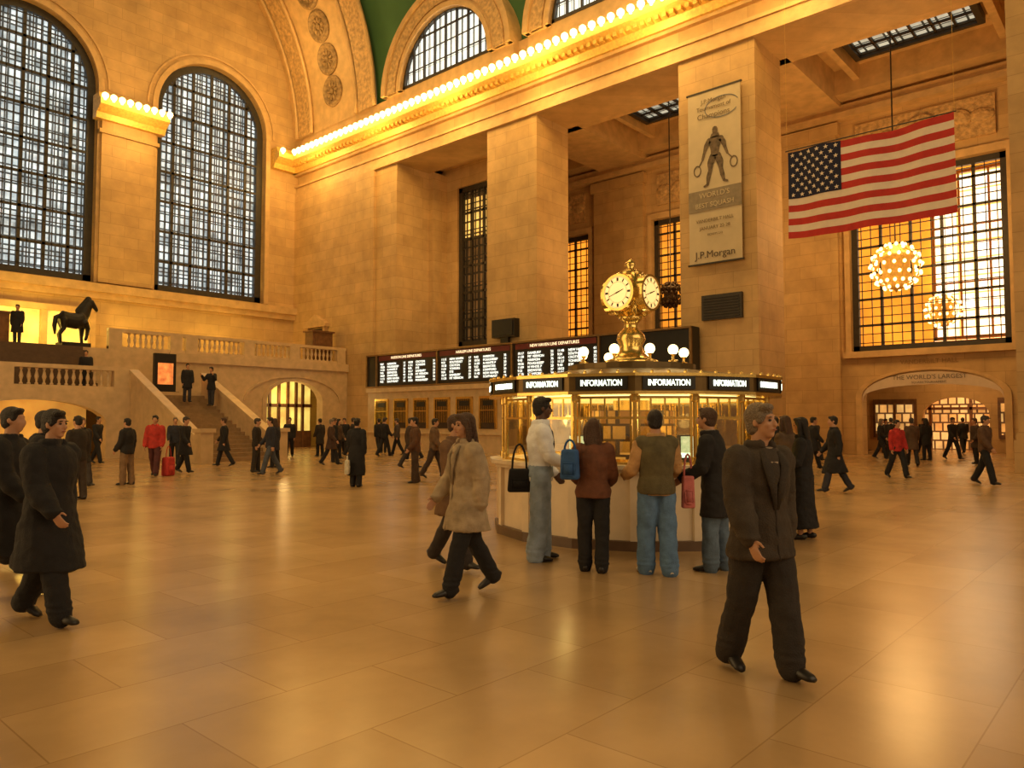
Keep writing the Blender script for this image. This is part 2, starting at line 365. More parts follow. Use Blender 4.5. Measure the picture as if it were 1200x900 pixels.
person(5.75,5.95,fc(.8,-.4),'person in brown clothes walking beside the booth queue',H=1.66,lod=1,hair=('br','short'),top=((.16,.085,.04),-.3,.03),bottom=('pants',(.04,.03,.025),.02),legs=STR2,arms=SWA)
person(2.06,6.75,fc(.85,-.2),'person in a long black coat striding across the hall',H=1.68,lod=0,hair=('b','short'),top=(BLK,-.45,.05),bottom=('pants',BLK,.03),legs=((-17,12),(18,4)),arms=SWA,scarf=(.03,.025,.02))
person(2.10,8.0,fc(.9,.1),'person in a black overcoat walking past',H=1.72,lod=1,top=(BLK,-.5,.04),bottom=('pants',BLK,.03),legs=STR,arms=SWA)
person(2.75,9.3,fc(.8,.3),'person in a dark overcoat walking behind two others',H=1.70,lod=1,top=((.02,.015,.012),-.48,.05),bottom=('pants',BLK,.03),legs=STR2,arms=SWA)
mid=[(6.74,20.0,fc(.8,-.5),'dark coat and grey trousers',1.68,(.03,.025,.022),-.3,(.05,.04,.035)),
(10.7,30.1,fc(1,-.2),'black jacket',1.75,BLK,-.1,BLK),
(7.7,19.7,fc(-.9,.2),'black jacket and tan trousers',1.66,(.02,.016,.014),-.1,(.20,.12,.06)),
(12.0,26.6,fc(.4,-.8),'dark navy jacket',1.72,NAV,-.1,BLK),
(13.0,25.0,fc(-.9,-.2),'black coat',1.7,BLK,-.35,BLK),
(12.3,21.6,fc(.9,.1),'dark jacket',1.68,(.025,.02,.02),-.1,(.03,.025,.02)),
(11.9,20.1,fc(-.8,-.5),'navy jacket and jeans',1.7,NAV,-.1,(.07,.08,.10)),
(18.2,29.2,fc(.2,-1),'black jacket',1.74,BLK,-.1,BLK),
(19.7,29.1,fc(-.7,.5),'dark brown coat',1.7,(.03,.02,.014),-.35,BLK),
(21.6,29.9,fc(0,-1),'black coat',1.72,BLK,-.3,BLK),
(21.3,26.5,fc(.7,.7),'dark jacket',1.74,(.02,.018,.018),-.1,BLK),
(12.9,14.8,fc(-.9,-.3),'brown jacket',1.69,BRN,-.1,(.06,.035,.02)),
(14.3,15.6,fc(.9,-.1),'tan brown jacket',1.66,(.14,.08,.04),-.1,(.05,.03,.02)),
(22.6,27.2,fc(-.7,0),'grey jacket',1.7,(.08,.06,.05),-.1,BLK),
(17.2,24.5,fc(.6,.6),'dark coat',1.71,(.02,.02,.02),-.3,BLK),
(15.9,22.8,fc(.9,0),'brown coat',1.66,(.06,.03,.018),-.3,BLK),
(23.6,24.0,fc(-.4,.9),'grey coat facing the ticket windows',1.72,(.07,.06,.05),-.3,BLK),
(24.2,30.2,fc(-.1,1),'black jacket facing the ticket windows',1.72,BLK,-.1,BLK),
(25.0,9.0,fc(.9,0),'black coat',1.72,BLK,-.3,BLK),
(21.9,3.65,fc(.5,-.8),'brown leather jacket',1.72,(.10,.05,.025),-.08,BLK),
(34.0,7.7,fc(-.3,1),'black coat',1.7,BLK,-.3,BLK),
(35.2,7.0,fc(.3,-1),'dark jacket',1.74,(.02,.018,.016),-.1,BLK),
(33.6,9.3,fc(.6,-.6),'black jacket',1.68,BLK,-.1,BLK),
(32.4,5.7,fc(-.9,0),'dark brown coat',1.7,(.05,.03,.02),-.3,BLK),
(41.0,9.4,fc(0,-1),'dark coat in the lit passage',1.72,BLK,-.3,BLK),
(42.0,7.9,fc(.2,1),'black coat in the lit passage',1.75,BLK,-.2,BLK),
(40.5,11.0,fc(.6,-1),'grey coat in the lit passage',1.7,(.06,.05,.04),-.2,BLK),
(30.5,10.9,fc(.4,-.9),'dark jacket',1.7,(.04,.025,.02),-.1,BLK),
(10.6,22.8,fc(.9,-.2),'black coat',1.72,BLK,-.35,BLK),
(13.9,23.2,fc(-.8,.2),'dark navy coat',1.68,NAV,-.3,BLK),
(20.4,27.6,fc(.8,.2),'dark grey jacket',1.73,(.03,.028,.028),-.1,BLK),
(22.8,28.8,fc(-.5,.8),'black jacket',1.7,BLK,-.1,BLK),
(18.9,26.6,fc(.9,-.3),'brown jacket',1.68,(.07,.04,.02),-.1,BLK),
(20.3,23.4,fc(-.9,.1),'black coat',1.7,BLK,-.35,BLK),
(16.6,19.3,fc(.8,.4),'dark brown jacket',1.69,(.05,.03,.02),-.1,(.04,.03,.03)),
(5.6,16.8,fc(-.8,.3),'dark jacket',1.7,(.025,.018,.015),-.1,(.05,.035,.025)),
(28.9,7.0,fc(.3,1),'brown coat',1.7,(.08,.045,.025),-.3,BLK),
(22.5,9.2,fc(-.8,.5),'dark coat',1.7,(.02,.016,.014),-.35,BLK),
(36.2,9.6,fc(.2,1),'dark coat',1.73,(.03,.02,.015),-.35,BLK)]
for i,(x,y,f,l,H,c,hem,pc) in enumerate(mid):
    person(x,y,f,'person in %s walking across the hall'%l if 'facing' not in l and 'passage' not in l else 'person in '+l,H=H,lod=2 if i not in (0,2,11,12,19) else 1,
      hair=(random.choice(['b','br','g','b']),random.choice(['short','short','long','cap'])),top=(c,hem,.03),bottom=('pants',pc,.02),
      legs=(STR,STR2,((4,3),(-4,3)))[i%3],arms=SWA if i%3<2 else ((8,8,30,.1),(-4,8,15,.05)))
person(9.4,22.1,fc(.2,-1),'person in a red jacket pulling a red suitcase',H=1.75,lod=1,top=((.42,.03,.02),-.1,.035),bottom=('pants',(.08,.02,.02),.02),legs=STR,arms=((4,8,15,.05),(5,12,10,0)))
person(11.2,15.0,fc(.1,1),'person in a long black coat carrying a white bag',H=1.66,lod=1,hair=('b','bun'),top=(BLK,-.62,.03),bottom=('pants',BLK,.02),fem=True,legs=((3,2),(-6,3)))
person(22.8,5.9,fc(.2,-1),'person in a red shirt and black trousers walking',H=1.62,lod=1,skin='l',top=((.45,.025,.02),-.1,.015),bottom=('pants',BLK,.02),legs=STR)
person(15.2,32.6,fc(.5,-.6),'person in a black coat standing on the staircase',H=1.7,z=2.42,top=(BLK,-.3,.03))
person(16.0,32.0,fc(-.2,-.8),'person in black photographing from the staircase',H=1.72,z=2.26,top=(BLK,-.2,.03),arms=((30,25,110,.1),(30,25,110,.1)))
person(10.2,38.35,fc(.3,-1),'person in dark clothes standing on the balcony',H=1.75,z=5.0,top=(BLK,-.4,.05))
person(11.9,35.0,fc(.3,-1),'person in a dark coat on the stair landing',H=1.72,z=2.9,top=(BLK,-.4,.05))
person(10.55,7.4,(-.9,-.5),'booth clerk in a dark jacket standing inside the booth',H=1.66,z=0.0,lod=1,hair=('b','short'),top=(NAV,-.05,.02))
# ------------------------------------------------------------ bags
def bag(name,loc,dims,m,label,cat,rz=0,strap=.0):
    e=empty(name,loc,label,cat); e.rotation_euler=(0,0,rz)
    bm=bmesh.new(); w,d,h=dims
    bmesh.ops.create_cube(bm,size=1,matrix=Matrix.Translation((0,0,h/2))@Matrix.Diagonal((w,d,h,1)))
    bmesh.ops.bevel(bm,geom=bm.edges[:],offset=min(w,d)*.3,segments=4,profile=.6,affect='EDGES')
    for v in bm.verts: v.co.x*=1-.15*(v.co.z/h)
    mk('bag_body',bm,m,parent=e,smooth=True)
    bm=bmesh.new(); pts=[]
    for i in range(9):
        a=math.pi*i/8; pts.append((math.cos(a)*w*.3,0,h*.93+math.sin(a)*strap))
    loft(bm,pts,[.012]*9,side=(0,1,0),n=8); mk('strap',bm,m,parent=e,smooth=True)
    bm=bmesh.new(); bmesh.ops.create_cube(bm,size=1,matrix=Matrix.Translation((0,-d*.5,h*.35))@Matrix.Diagonal((w*.7,d*.2,h*.45,1)))
    bmesh.ops.bevel(bm,geom=bm.edges[:],offset=.02,segments=3,affect='EDGES'); mk('pocket',bm,m,parent=e,smooth=True)
    return e
bag('backpack',(6.35,4.82,.98),(.20,.13,.32),cloth((.03,.10,.28)),'bright blue backpack worn behind the shoulder of a person','backpack',rz=-1.2,strap=.12)
bag('shoulder_bag',(6.55,5.70,.78),(.28,.12,.27),cloth((.02,.016,.013)),'black leather shoulder bag hanging beside a person','bag',rz=-.8,strap=.30)
bag('suitcase',(9.75,22.0,.0),(.36,.24,.55),cloth((.5,.04,.03)),'red rolling suitcase on the marble floor','suitcase',rz=.5,strap=.35)
bag('handbag',(7.19,3.90,.68),(.14,.08,.34),cloth((.55,.16,.15)),'pink handbag hanging beside a person','handbag',rz=-.8,strap=.25)
bag('shopping_bag',(10.87,14.92,.32),(.26,.10,.34),cloth((.59,.55,.42)),'white paper shopping bag carried at a side','bag',rz=.8,strap=.12)
# ------------------------------------------------------------ shell
bm=bmesh.new(); box(bm,-12,60,-14,46,-.2,0); mk('floor',bm,FLOOR,kind='structure',label='glossy tan marble slab floor',cat='floor')
XR=27.6; YE=43.75; ZL=16.5
VX,VA,VZ,VB=11.65,15.95,20.2,15.2
def vault(y0,y1,off,t0=0,t1=180,n=60,ny=8):
    bm=bmesh.new(); rows=[]
    for j in range(ny+1):
        y=y0+(y1-y0)*j/ny; rows.append([])
        for i in range(n+1):
            a=rad(t0+(t1-t0)*i/n); rows[-1].append(bm.verts.new((VX+(VA-off)*math.cos(a),y,VZ+(VB-off)*math.sin(a))))
    for a,b in zip(rows,rows[1:]):
        for i in range(n): bm.faces.new((a[i],a[i+1],b[i+1],b[i]))
    return bm
mk('ceiling',vault(-14,35.3,0),GREEN,kind='structure',label='deep green painted barrel vault ceiling',cat='ceiling',smooth=True)
o=mk('trim_1',vault(34.9,43.9,.35,ny=2),TRIM,kind='structure',label='wide carved stone arch band under the vault',cat='trim')
n_=2
def trim(bm,m,label,smooth=False):
    global n_
    o=mk('trim_%d'%n_,bm,m,kind='structure',label=label,cat='trim',smooth=smooth); n_+=1; return o
for y0,y1 in ((35.0,36.5),(41.6,42.9)):
    trim(vault(y0,y1,.5,ny=1),ORN,'ornate carved leaf border of the arch band')
for y in (34.95,36.7,41.4,43.1):
    bm=bmesh.new(); pts=[(VX+(VA-.5)*math.cos(rad(a)),y,VZ+(VB-.5)*math.sin(rad(a))) for a in range(0,181,3)]
    loft(bm,pts,[.12]*len(pts),side=(0,1,0),n=8); trim(bm,TRIM,'thin carved moulding of the arch band',True)
bm=bmesh.new()
lathe(bm,[(.95,0),(.95,.10),(.80,.2),(.66,.12),(.6,.05)],24)
for k in range(10):
    a=2*math.pi*k/10; ell(bm,(.38*math.cos(a),.38*math.sin(a),.08),(.17,.1,.09),Matrix.Rotation(a,4,'Z'),8,6)
ell(bm,(0,0,.1),(.17,.17,.14))
R0=None
for a in (8,15.5,23,30.5,38,46):
    p=V((VX+(VA-.36)*math.cos(rad(a)),39.05,VZ+(VB-.36)*math.sin(rad(a))))
    nn=V((-math.cos(rad(a))/VA,0,-math.sin(rad(a))/VB)).normalized()
    if R0 is None:
        R0=mk('rosette',bm,[mat('rosette_stone',(.30,.19,.08),.7,var=.4)],label='round carved stone rosette on the arch band',cat='rosette',group='rosettes on the arch band'); r=R0
    else: r=copyobj(R0)
    r.location=p; r.rotation_euler=nn.to_track_quat('Z','Y').to_euler()
EW=[(1.55,3.45),(11.65,3.45),(21.75,3.45)]; Z0,ZS=9.1,19.9
bm=bmesh.new()
rect(bm,'Y',-4.3,27.8,0,Z0,YE,YE+1)
edges=[-4.3]
for c,r in EW: edges+= [c-r,c+r]
edges.append(27.8)
for i in range(0,len(edges),2): rect(bm,'Y',edges[i],edges[i+1],Z0,36,YE,YE+1)
for c,r in EW: archfill(bm,'Y',c,r,ZS,r,36,YE,YE+1)
mk('wall_east',bm,STONE,kind='structure',label='tall tan stone wall with arched windows',cat='wall')
for c,r in EW[1:]:
    bm=bmesh.new(); archring(bm,'Y',c,r,r+.3,ZS,YE-.12,YE+.05,z0=Z0); archring(bm,'Y',c,r+.5,r+.6,ZS,YE-.08,YE+.05)
    trim(bm,TRIM,'carved stone surround of an arched window')
bm=bmesh.new(); rect(bm,'Y',-4.3,27.6,Z0-.55,Z0-.1,YE-.45,YE); rect(bm,'Y',-4.3,27.6,Z0-.9,Z0-.55,YE-.25,YE); trim(bm,TRIM,'stone sill ledge below the tall windows')
wn=1
def window(pl,c,w,z0,zs,rz,d,dirn,big,sub,nh,fm,gm,label,fw=.28,glassoff=.35,bar=.07):
    global wn
    bm=bmesh.new(); e=d+.22*dirn
    if rz: archring(bm,pl,c,w-fw,w,zs,d,e,z0=z0)
    else:
        rect(bm,pl,c-w,c-w+fw,z0,zs,d,e); rect(bm,pl,c+w-fw,c+w,z0,zs,d,e); rect(bm,pl,c-w,c+w,zs-fw,zs,d,e)
    rect(bm,pl,c-w,c+w,z0,z0+fw,d,e)
    o=mk('window_%d'%wn,bm,fm,kind='structure',label=label,cat='window'); wn+=1
    bm=bmesh.new(); ht=lambda s: (az(s,c,w,zs,rz) if rz else zs)
    N=big*sub
    for i in range(1,N):
        s=c-w+2*w*i/N; b=bar*(1.5 if i%sub==0 else .4); dd=.14 if i%sub==0 else .06
        rect(bm,pl,s-b,s+b,z0,ht(s)-.05,d+.03*dirn,d+(.03+dd)*dirn)
    zt=zs+rz
    for j in range(1,nh):
        z=z0+(zt-z0)*j/nh; hw=w if z<=zs else w*math.sqrt(max(0,1-((z-zs)/rz)**2))
        if hw<.3: continue
        b=bar*(1.3 if j%3==0 else .4); rect(bm,pl,c-hw,c+hw,z-b,z+b,d+.03*dirn,d+.12*dirn)
    mk('mullions',bm,fm,parent=o)
    if gm:
        bm=bmesh.new(); pts=[(c-w,z0),(c+w,z0)]
        if rz: pts+=[(c+w*math.cos(math.pi*i/24),zs+rz*math.sin(math.pi*i/24)) for i in range(25)]
        else: pts+=[(c+w,zs),(c-w,zs)]
        prism(bm,pl,pts,d+glassoff*dirn,d+(glassoff+.03)*dirn); mk('glass_pane',bm,gm,parent=o)
    return o
for c,r in EW: window('Y',c,r,Z0,ZS,r,YE+.35,1,6,3,24,IRON,DAY,'tall arched window with dark iron grid and daylight',fw=.4,bar=.055)
bm=bmesh.new()
box(bm,XR,30.1,33.4,YE+1,0,20.3)
box(bm,XR,30.1,-14,33.4,ZL,20.3)
box(bm,XR-.18,XR,35.3,YE-.0,0,ZL)
mk('wall_south',bm,STONE,kind='structure',label='tan stone wall above the tall bays',cat='wall')
for y0,y1,l in ((22.9,26.2,'tall square tan stone pillar between bays'),(11.9,15.2,'tall square tan stone pillar carrying a banner'),(.4,3.7,'tall square tan stone pillar beside the flag bay')):
    bm=bmesh.new(); box(bm,XR,30.1,y0,y1,0,ZL); box(bm,XR-.12,30.22,y0-.12,y1+.12,0,1.0); box(bm,XR-.06,30.16,y0-.06,y1+.06,1.0,1.2)
    mk('pillar',bm,STONE,label=l,cat='pillar',group='stone pillars of the side wall')
prof=[(27.7,18.0),(27.2,18.0),(27.1,18.3),(26.85,18.45),(26.6,18.6),(26.6,18.95),(26.8,19.0),(26.9,19.3),(27.7,19.3)]
bm=bmesh.new(); prism(bm,'Y',prof,-14,YE)
for i in range(160):
    y=-12+i*.35
    if y<YE-.6: box(bm,26.78,27.05,y,y+.17,18.3,18.5)
trim(bm,GOLD,'gilded projecting cornice with dentils')
bm=bmesh.new(); box(bm,27.3,27.6,-14,YE,19.3,20.3); box(bm,27.42,27.6,-14,YE,16.5,16.75); box(bm,27.48,27.6,-14,YE,16.75,17.1); box(bm,27.38,27.6,-14,YE,17.1,17.25); box(bm,27.35,27.6,-14,YE,17.85,18.0)
trim(bm,TRIM,'stepped stone architrave bands')
prE=[(YE-(27.6-x),z) for x,z in prof]
bm=bmesh.new(); prism(bm,'X',prE,25.6,27.6); trim(bm,GOLD,'gilded cornice return at the corner')
bm=bmesh.new(); rect(bm,'Y',15.25,18.15,Z0,18.0,YE-.3,YE); rect(bm,'Y',15.1,18.3,17.3,17.5,YE-.42,YE)
trim(bm,STONE,'broad stone pilaster between tall windows')
bm=bmesh.new(); rect(bm,'Y',5.15,8.05,Z0,18.0,YE-.3,YE); rect(bm,'Y',5.0,8.2,17.3,17.5,YE-.42,YE)
trim(bm,STONE,'broad stone pilaster between tall windows')
bm=bmesh.new(); prism(bm,'X',[(y-.15,z) for y,z in prE],14.85,18.55); trim(bm,GOLD,'gilded cornice block crowning a pilaster')
bm=bmesh.new(); prism(bm,'X',[(y-.15,z) for y,z in prE],4.8,8.4); trim(bm,GOLD,'gilded cornice block crowning a pilaster')
bm=bmesh.new(); lathe(bm,[(.07,-.2),(.08,-.12),(.14,-.07),(.175,.02),(.15,.12),(.08,.18),(0,.20)],10)
B0=mk('light_bulb',bm,BULB,label='round glowing bulb set on the cornice',cat='light bulb',group='cornice bulbs',smooth=True); first=True
locs=[(26.40,YE-1.5-i*.5,18.95) for i in range(74)]
locs+=[(25.75,YE-1.2,18.95)]
locs+=[(15.0+i*.43,YE-1.36,18.95) for i in range(9)]
for l in locs:
    b=B0 if first else copyobj(B0); first=False; b.location=l
for yc in (28.7,18.0,7.3):
    bm=bmesh.new(); archring(bm,'X',yc,3.4,4.9,20.1,26.7,27.9); rect(bm,'X',yc-4.9,yc+4.9,19.3,20.2,26.95,27.9)
    archring(bm,'X',yc,3.4,3.65,20.1,26.6,26.9); archring(bm,'X',yc,4.65,4.95,20.1,26.55,26.9)
    trim(bm,TRIM,'carved stone surround of a lunette window')
    bm=bmesh.new(); archring(bm,'X',yc,3.8,4.5,20.1,26.64,26.8); trim(bm,ORN,'ornate carved band around a lunette window')
    window('X',yc,3.4,20.2,20.2,3.35,26.9,1,8,2,4,IRON,DAYL,'semicircular lunette window with iron bars',fw=.15,glassoff=.2,bar=.028)
bm=bmesh.new()
box(bm,38,38.6,-14,5.2,0,18.4); box(bm,38,38.6,11.7,16.2,0,18.4); box(bm,38,38.6,22.7,27.2,0,18.4); box(bm,38,38.6,33.7,46,0,18.4)
for c in (8.45,19.45,30.45):
    box(bm,38,38.6,c-3.25,c+3.25,13.3,18.4)
    if c>9: box(bm,38,38.6,c-3.25,c+3.25,0,4.9)
box(bm,38,38.6,5.2,5.55,0,4.9); box(bm,38,38.6,11.3,11.7,0,4.9)
archfill(bm,'X',8.425,2.875,2.7,1.15,4.9,38,38.6)
WAI=mk('wall_aisle',bm,STONE,kind='structure',label='tan stone wall behind the pillared bays',cat='wall')
for y0,y1 in ((12.2,15.7),(23.2,26.7)):
    bm=bmesh.new(); box(bm,37.7,38,y0,y1,0,15.6); box(bm,37.55,38,y0-.15,y1+.15,15.6,16.2); trim(bm,STONE,'flat stone pilaster on the inner wall')
bm=bmesh.new(); box(bm,37.4,38,-14,46,16.3,16.6); box(bm,37.6,38,-14,46,16.6,17.0); trim(bm,TRIM,'moulded cornice of the inner wall')
for c in (8.45,19.45,30.45):
    window('X',c,3.25,4.9 if c>9 else 4.9,13.3,0,38.15,1,5,3,20,IRON,None,'tall rectangular window with dark bronze grille',fw=.28,bar=.042)
    bm=bmesh.new(); rect(bm,'X',c-3.5,c+3.5,13.3,13.65,37.8,38); rect(bm,'X',c-3.5,c-3.25,4.9,13.3,37.8,38); rect(bm,'X',c+3.25,c+3.5,4.9,13.3,37.8,38); rect(bm,'X',c-3.6,c+3.6,4.6,4.9,37.7,38)
    trim(bm,TRIM,'moulded stone frame of a grilled window')
    bm=bmesh.new(); rect(bm,'X',c-2.9,c+2.9,14.1,15.9,37.85,38)
    for k in range(7):
        yy=c-2.4+k*.8; ell(bm,(37.85,yy,15.0+.15*math.sin(k*2)),(.14,.34,.5+.2*(k==3)),Matrix.Rotation(.5*(k-3),4,'X'),10,8)
    archring(bm,'X',c,.5,.7,14.9,37.7,37.85)
    trim(bm,ORN,'carved relief panel with scrolls')
bm=bmesh.new(); box(bm,31.2,31.8,32.1,33.4,0,18.4); box(bm,31.2,31.8,25,32.1,15.6,18.4); box(bm,31.2,31.8,25,32.1,0,6.0); box(bm,30.1,31.2,33.0,33.4,0,16.5)
mk('wall_bay',bm,STONE,kind='structure',label='inner stone wall of the first bay',cat='wall')
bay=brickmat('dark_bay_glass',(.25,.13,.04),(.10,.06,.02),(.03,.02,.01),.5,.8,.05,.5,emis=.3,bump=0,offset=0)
window('X',29.1,3.0,6.0,15.6,0,31.35,1,6,3,18,IRON,bay,'tall dark bronze grille window in the first bay',fw=.3,bar=.05)
bm=bmesh.new(); rect(bm,'X',26.4,31.8,12.6,14.9,31.6,31.64)
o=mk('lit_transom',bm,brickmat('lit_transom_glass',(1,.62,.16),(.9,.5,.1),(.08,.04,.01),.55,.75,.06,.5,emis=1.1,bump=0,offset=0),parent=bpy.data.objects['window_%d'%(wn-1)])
bm=bmesh.new(); box(bm,30.1,38.6,-14,46,18.4,18.7)
box(bm,30.1,31.4,-14,46,16.9,18.4); box(bm,36.8,38,-14,46,17.2,18.4)
for y0,y1 in ((.6,3.9),(11.9,15.2),(22.9,26.2),(33.4,40)): box(bm,30.1,38,y0,y1,16.9,18.4)
for y in (5.0,10.9,16.2,21.9,27.2): box(bm,31.4,36.8,y-.15,y+.15,17.7,18.4)
mk('ceiling_aisle',bm,TRIM,kind='structure',label='coffered stone ceiling of the bays',cat='ceiling')
SKY=brickmat('skylight_glass',(.50,.52,.42),(.35,.36,.28),(.03,.03,.02),.5,.5,.05,.5,floor=True,emis=1.0,bump=0,offset=0)
for c in (8.0,19.05):
    bm=bmesh.new(); box(bm,32.4,35.4,c-2.3,c+2.3,18.25,18.3,1)
    for k in range(7): box(bm,32.4,35.4,c-2.3+k*.766-.05,c-2.3+k*.766+.05,18.15,18.26)
    for k in range(5): box(bm,32.4+k*.75-.05,32.4+k*.75+.05,c-2.3,c+2.3,18.15,18.26)
    box(bm,32.2,35.6,c-2.55,c-2.3,18.0,18.35); box(bm,32.2,35.6,c+2.3,c+2.55,18.0,18.35); box(bm,32.2,32.4,c-2.3,c+2.3,18.0,18.35); box(bm,35.4,35.6,c-2.3,c+2.3,18.0,18.35)
    mk('window_%d'%wn,bm,[IRON,SKY],kind='structure',label='grid skylight in the coffered ceiling',cat='skylight'); wn+=1
bm=bmesh.new(); box(bm,50,50.4,-14,46,0,17); box(bm,38.6,50,-14,-13.6,0,17); box(bm,38.6,50,45.6,46,0,17); mk('wall_hall',bm,GLOWD,kind='structure',label='self-glowing orange wall of the hall beyond the grilles',cat='wall')
bm=bmesh.new(); box(bm,38.6,50.4,-14,46,17,17.3); mk('ceiling_hall',bm,TRIM,kind='structure',label='plain ceiling of the hall beyond',cat='ceiling')
window('X',7.7,3.0,6.3,16.2,0,49.5,1,4,2,9,mat('bronze_frame',(.45,.22,.05),.5),DAYW,'bright daylit window in the hall beyond',fw=.2,bar=.035)
bm=bmesh.new(); box(bm,44,44.4,1.5,7.1,0,4.6); box(bm,44,44.4,10.1,15.5,0,4.6); archfill(bm,'X',8.6,1.5,1.9,.9,4.6,44,44.4); box(bm,38.6,44.4,1.5,15.5,4.6,4.8); box(bm,38.6,44.4,1.5,1.9,0,4.6); box(bm,38.6,44.4,15.1,15.5,0,4.6)
mk('wall_passage',bm,STONE,kind='structure',label='stone wall and soffit inside the low passage',cat='wall')
SHELF=brickmat('shop_shelves',(1,.66,.22),(.85,.36,.07),(.12,.05,.015),.42,.5,.05,.6,emis=.75,bump=0,offset=.3,nstr=.5)  # shop lighting put into the shelf colours as emission
bm=bmesh.new(); rect(bm,'X',3.5,14,0,3.6,47.5,47.6); mk('glowing_wall_panel',bm,SHELF,label='glowing yellow shop wall at the end of the passage',cat='wall panel')
for y0,y1 in ((10.5,12.4),(4.6,6.6)):
    bm=bmesh.new(); rect(bm,'X',y0,y1,.9,2.5,43.93,43.97,1); rect(bm,'X',y0-.12,y1+.12,.7,.9,43.85,44.0); rect(bm,'X',y0-.12,y1+.12,2.5,2.75,43.85,44.0)
    for y in (y0-.06,(y0+y1)/2,y1+.06): rect(bm,'X',y-.06,y+.06,.9,2.5,43.85,44.0)
    mk('shop_display',bm,[WOOD,SHELF],label='small glowing shop display window in the passage',cat='shop window',group='passage shop displays')
bm=bmesh.new()
for y in (4.5,6.5,8.5,10.5,12.5): rect(bm,'X',y-.07,y+.07,0,3.6,47.3,47.45)
rect(bm,'X',3.5,14,2.2,2.35,47.3,47.45); mk('door_1',bm,WOOD,kind='structure',label='brown framed doors at the end of the passage',cat='door')
bm=bmesh.new(); r=2.85
for i in range(20):
    a0=math.pi*i/20; a1=math.pi*(i+1)/20
    q=lambda k,a:(8.425+r*math.cos(a),2.7+1.13*math.sin(a)-k*.58*max(.25,math.sin(a)))
    prism(bm,'X',[q(0,a0),q(1,a0),q(1,a1),q(0,a1)],37.9,37.98)
sg=mk('arched_sign',bm,mat('sign_white',(.60,.44,.24),.6,emis=.06,var=.05),label='white arched sign board spanning the passage',cat='sign')
text('lettering','THE WORLD\'S LARGEST',.28,(37.88,8.425,3.58),(-1,0,0),TXG,sg)
text('lettering','SQUASH TOURNAMENT',.13,(37.88,8.425,3.35),(-1,0,0),TXG,sg)
bm=bmesh.new(); archring(bm,'X',8.425,2.875,3.15,2.7,37.85,38.0,k=.42,z0=0); trim(bm,TRIM,'stone moulding around the passage arch')
o=text('carved_lettering','VANDERBILT HALL',.28,(37.97,8.425,4.3),(-1,0,0),mat('carved_letter_stone',(.34,.21,.085),.7)); o.parent=WAI
# ------------------------------------------------------------ ticket wall and boards
bm=bmesh.new(); box(bm,26.9,27.5,14.3,35.0,0,3.45); box(bm,26.7,27.5,14.3,35.0,0,.9); box(bm,26.75,27.5,14.3,35.0,3.2,3.45); box(bm,26.6,27.5,14.3,35.0,.9,.98)
mk('wall_ticket_office',bm,MARB,kind='structure',label='pale marble ticket office front',cat='wall')
bm=bmesh.new()
rect(bm,'X',-.5,.5,0,1.5,-.02,.0,1); rect(bm,'X',-.58,-.48,0,1.6,-.1,0); rect(bm,'X',.48,.58,0,1.6,-.1,0); rect(bm,'X',-.58,.58,1.5,1.62,-.1,0)
for k in range(-4,5): rect(bm,'X',k*.1-.012,k*.1+.012,.3,1.5,-.06,-.03)
rect(bm,'X',-.5,.5,.9,.94,-.07,-.02); rect(bm,'X',-.3,.3,1.15,1.4,-.09,-.06,2)
TW=mk('ticket_window',bm,[BRASS,SHADE,BLACK],label='brass grilled ticket window in the marble office front',cat='ticket window',group='ticket windows')
TW.location=(26.88,15.5,1.2)
for i in range(1,12):
    c=copyobj(TW,(26.88,15.5+i*1.65,1.2))
e=empty('departure_board',(27,24.6,3.45),'long black departure board with lit white train listings','departure board')
bm=bmesh.new(); box(bm,26.85,27.45,14.3,35.0,3.46,5.35); o=mk('housing',bm,BLACK); rel(o,e)
bm=bmesh.new()
for z in (3.46,5.27): box(bm,26.74,26.86,14.3,35.0,z,z+.08)
for y in (34.95,34.05,29.0,23.75,18.7,17.0,14.3): box(bm,26.76,26.86,y,y+.10,3.5,5.3)
o=mk('frame',bm,mat('bronze_dark',(.25,.15,.06),.4,metal=.6)); rel(o,e)
dest=['HARMON','POUGHKEEPSIE','N WHITE PLAINS','BREWSTER','STAMFORD','NEW HAVEN','SOUTHEAST','CROTON','YONKERS','RYE','DANBURY','MT VERNON']
k=0
for (ya,yb),hd in zip(((33.95,29.2),(28.9,23.95),(23.6,18.9)),('HUDSON LINE DEPARTURES','HARLEM LINE DEPARTURES','NEW HAVEN LINE DEPARTURES')):
    bm=bmesh.new(); rect(bm,'X',yb,ya,4.98,5.24,26.825,26.85); o=mk('header_strip',bm,mat('dark_red_strip',(.12,.015,.01),.5,emis=.12)); rel(o,e)
    text('heading',hd,.2,(26.81,(ya+yb)/2,5.11),(-1,0,0),TXT,e)
    for half in (0,1):
        ys=ya-.15-half*2.4
        for col,xo in ((0,0),(1,.62),(2,2.0)):
            L=[]
            for r in range(7):
                kk=k+r+half*7
                L.append(('%d:%02d'%(9+kk%3,(kk*13+7)%60),dest[kk%12][:9],'%d'%((kk*7)%30+12))[col])
            text('listing','\n'.join(L),.165,(26.82,ys-xo,4.28),(-1,0,0),TXW,e,align='LEFT',xs=1.05)
    k+=5
bm=bmesh.new(); box(bm,27.45,27.6,12.5,14.2,5.6,6.6)
for i in range(8): box(bm,27.41,27.46,12.6,14.1,5.68+i*.11,5.72+i*.11)
mk('vent_grille',bm,IRON,label='dark metal vent grille on the stone pillar',cat='vent')
bm=bmesh.new(); box(bm,27.2,27.58,24.0,25.5,5.7,6.6); box(bm,27.16,27.2,24.1,25.4,5.8,6.5); box(bm,27.3,27.45,24.5,25,5.45,5.7)
mk('loudspeaker',bm,BLACK,label='black box loudspeaker on the stone pillar',cat='speaker')
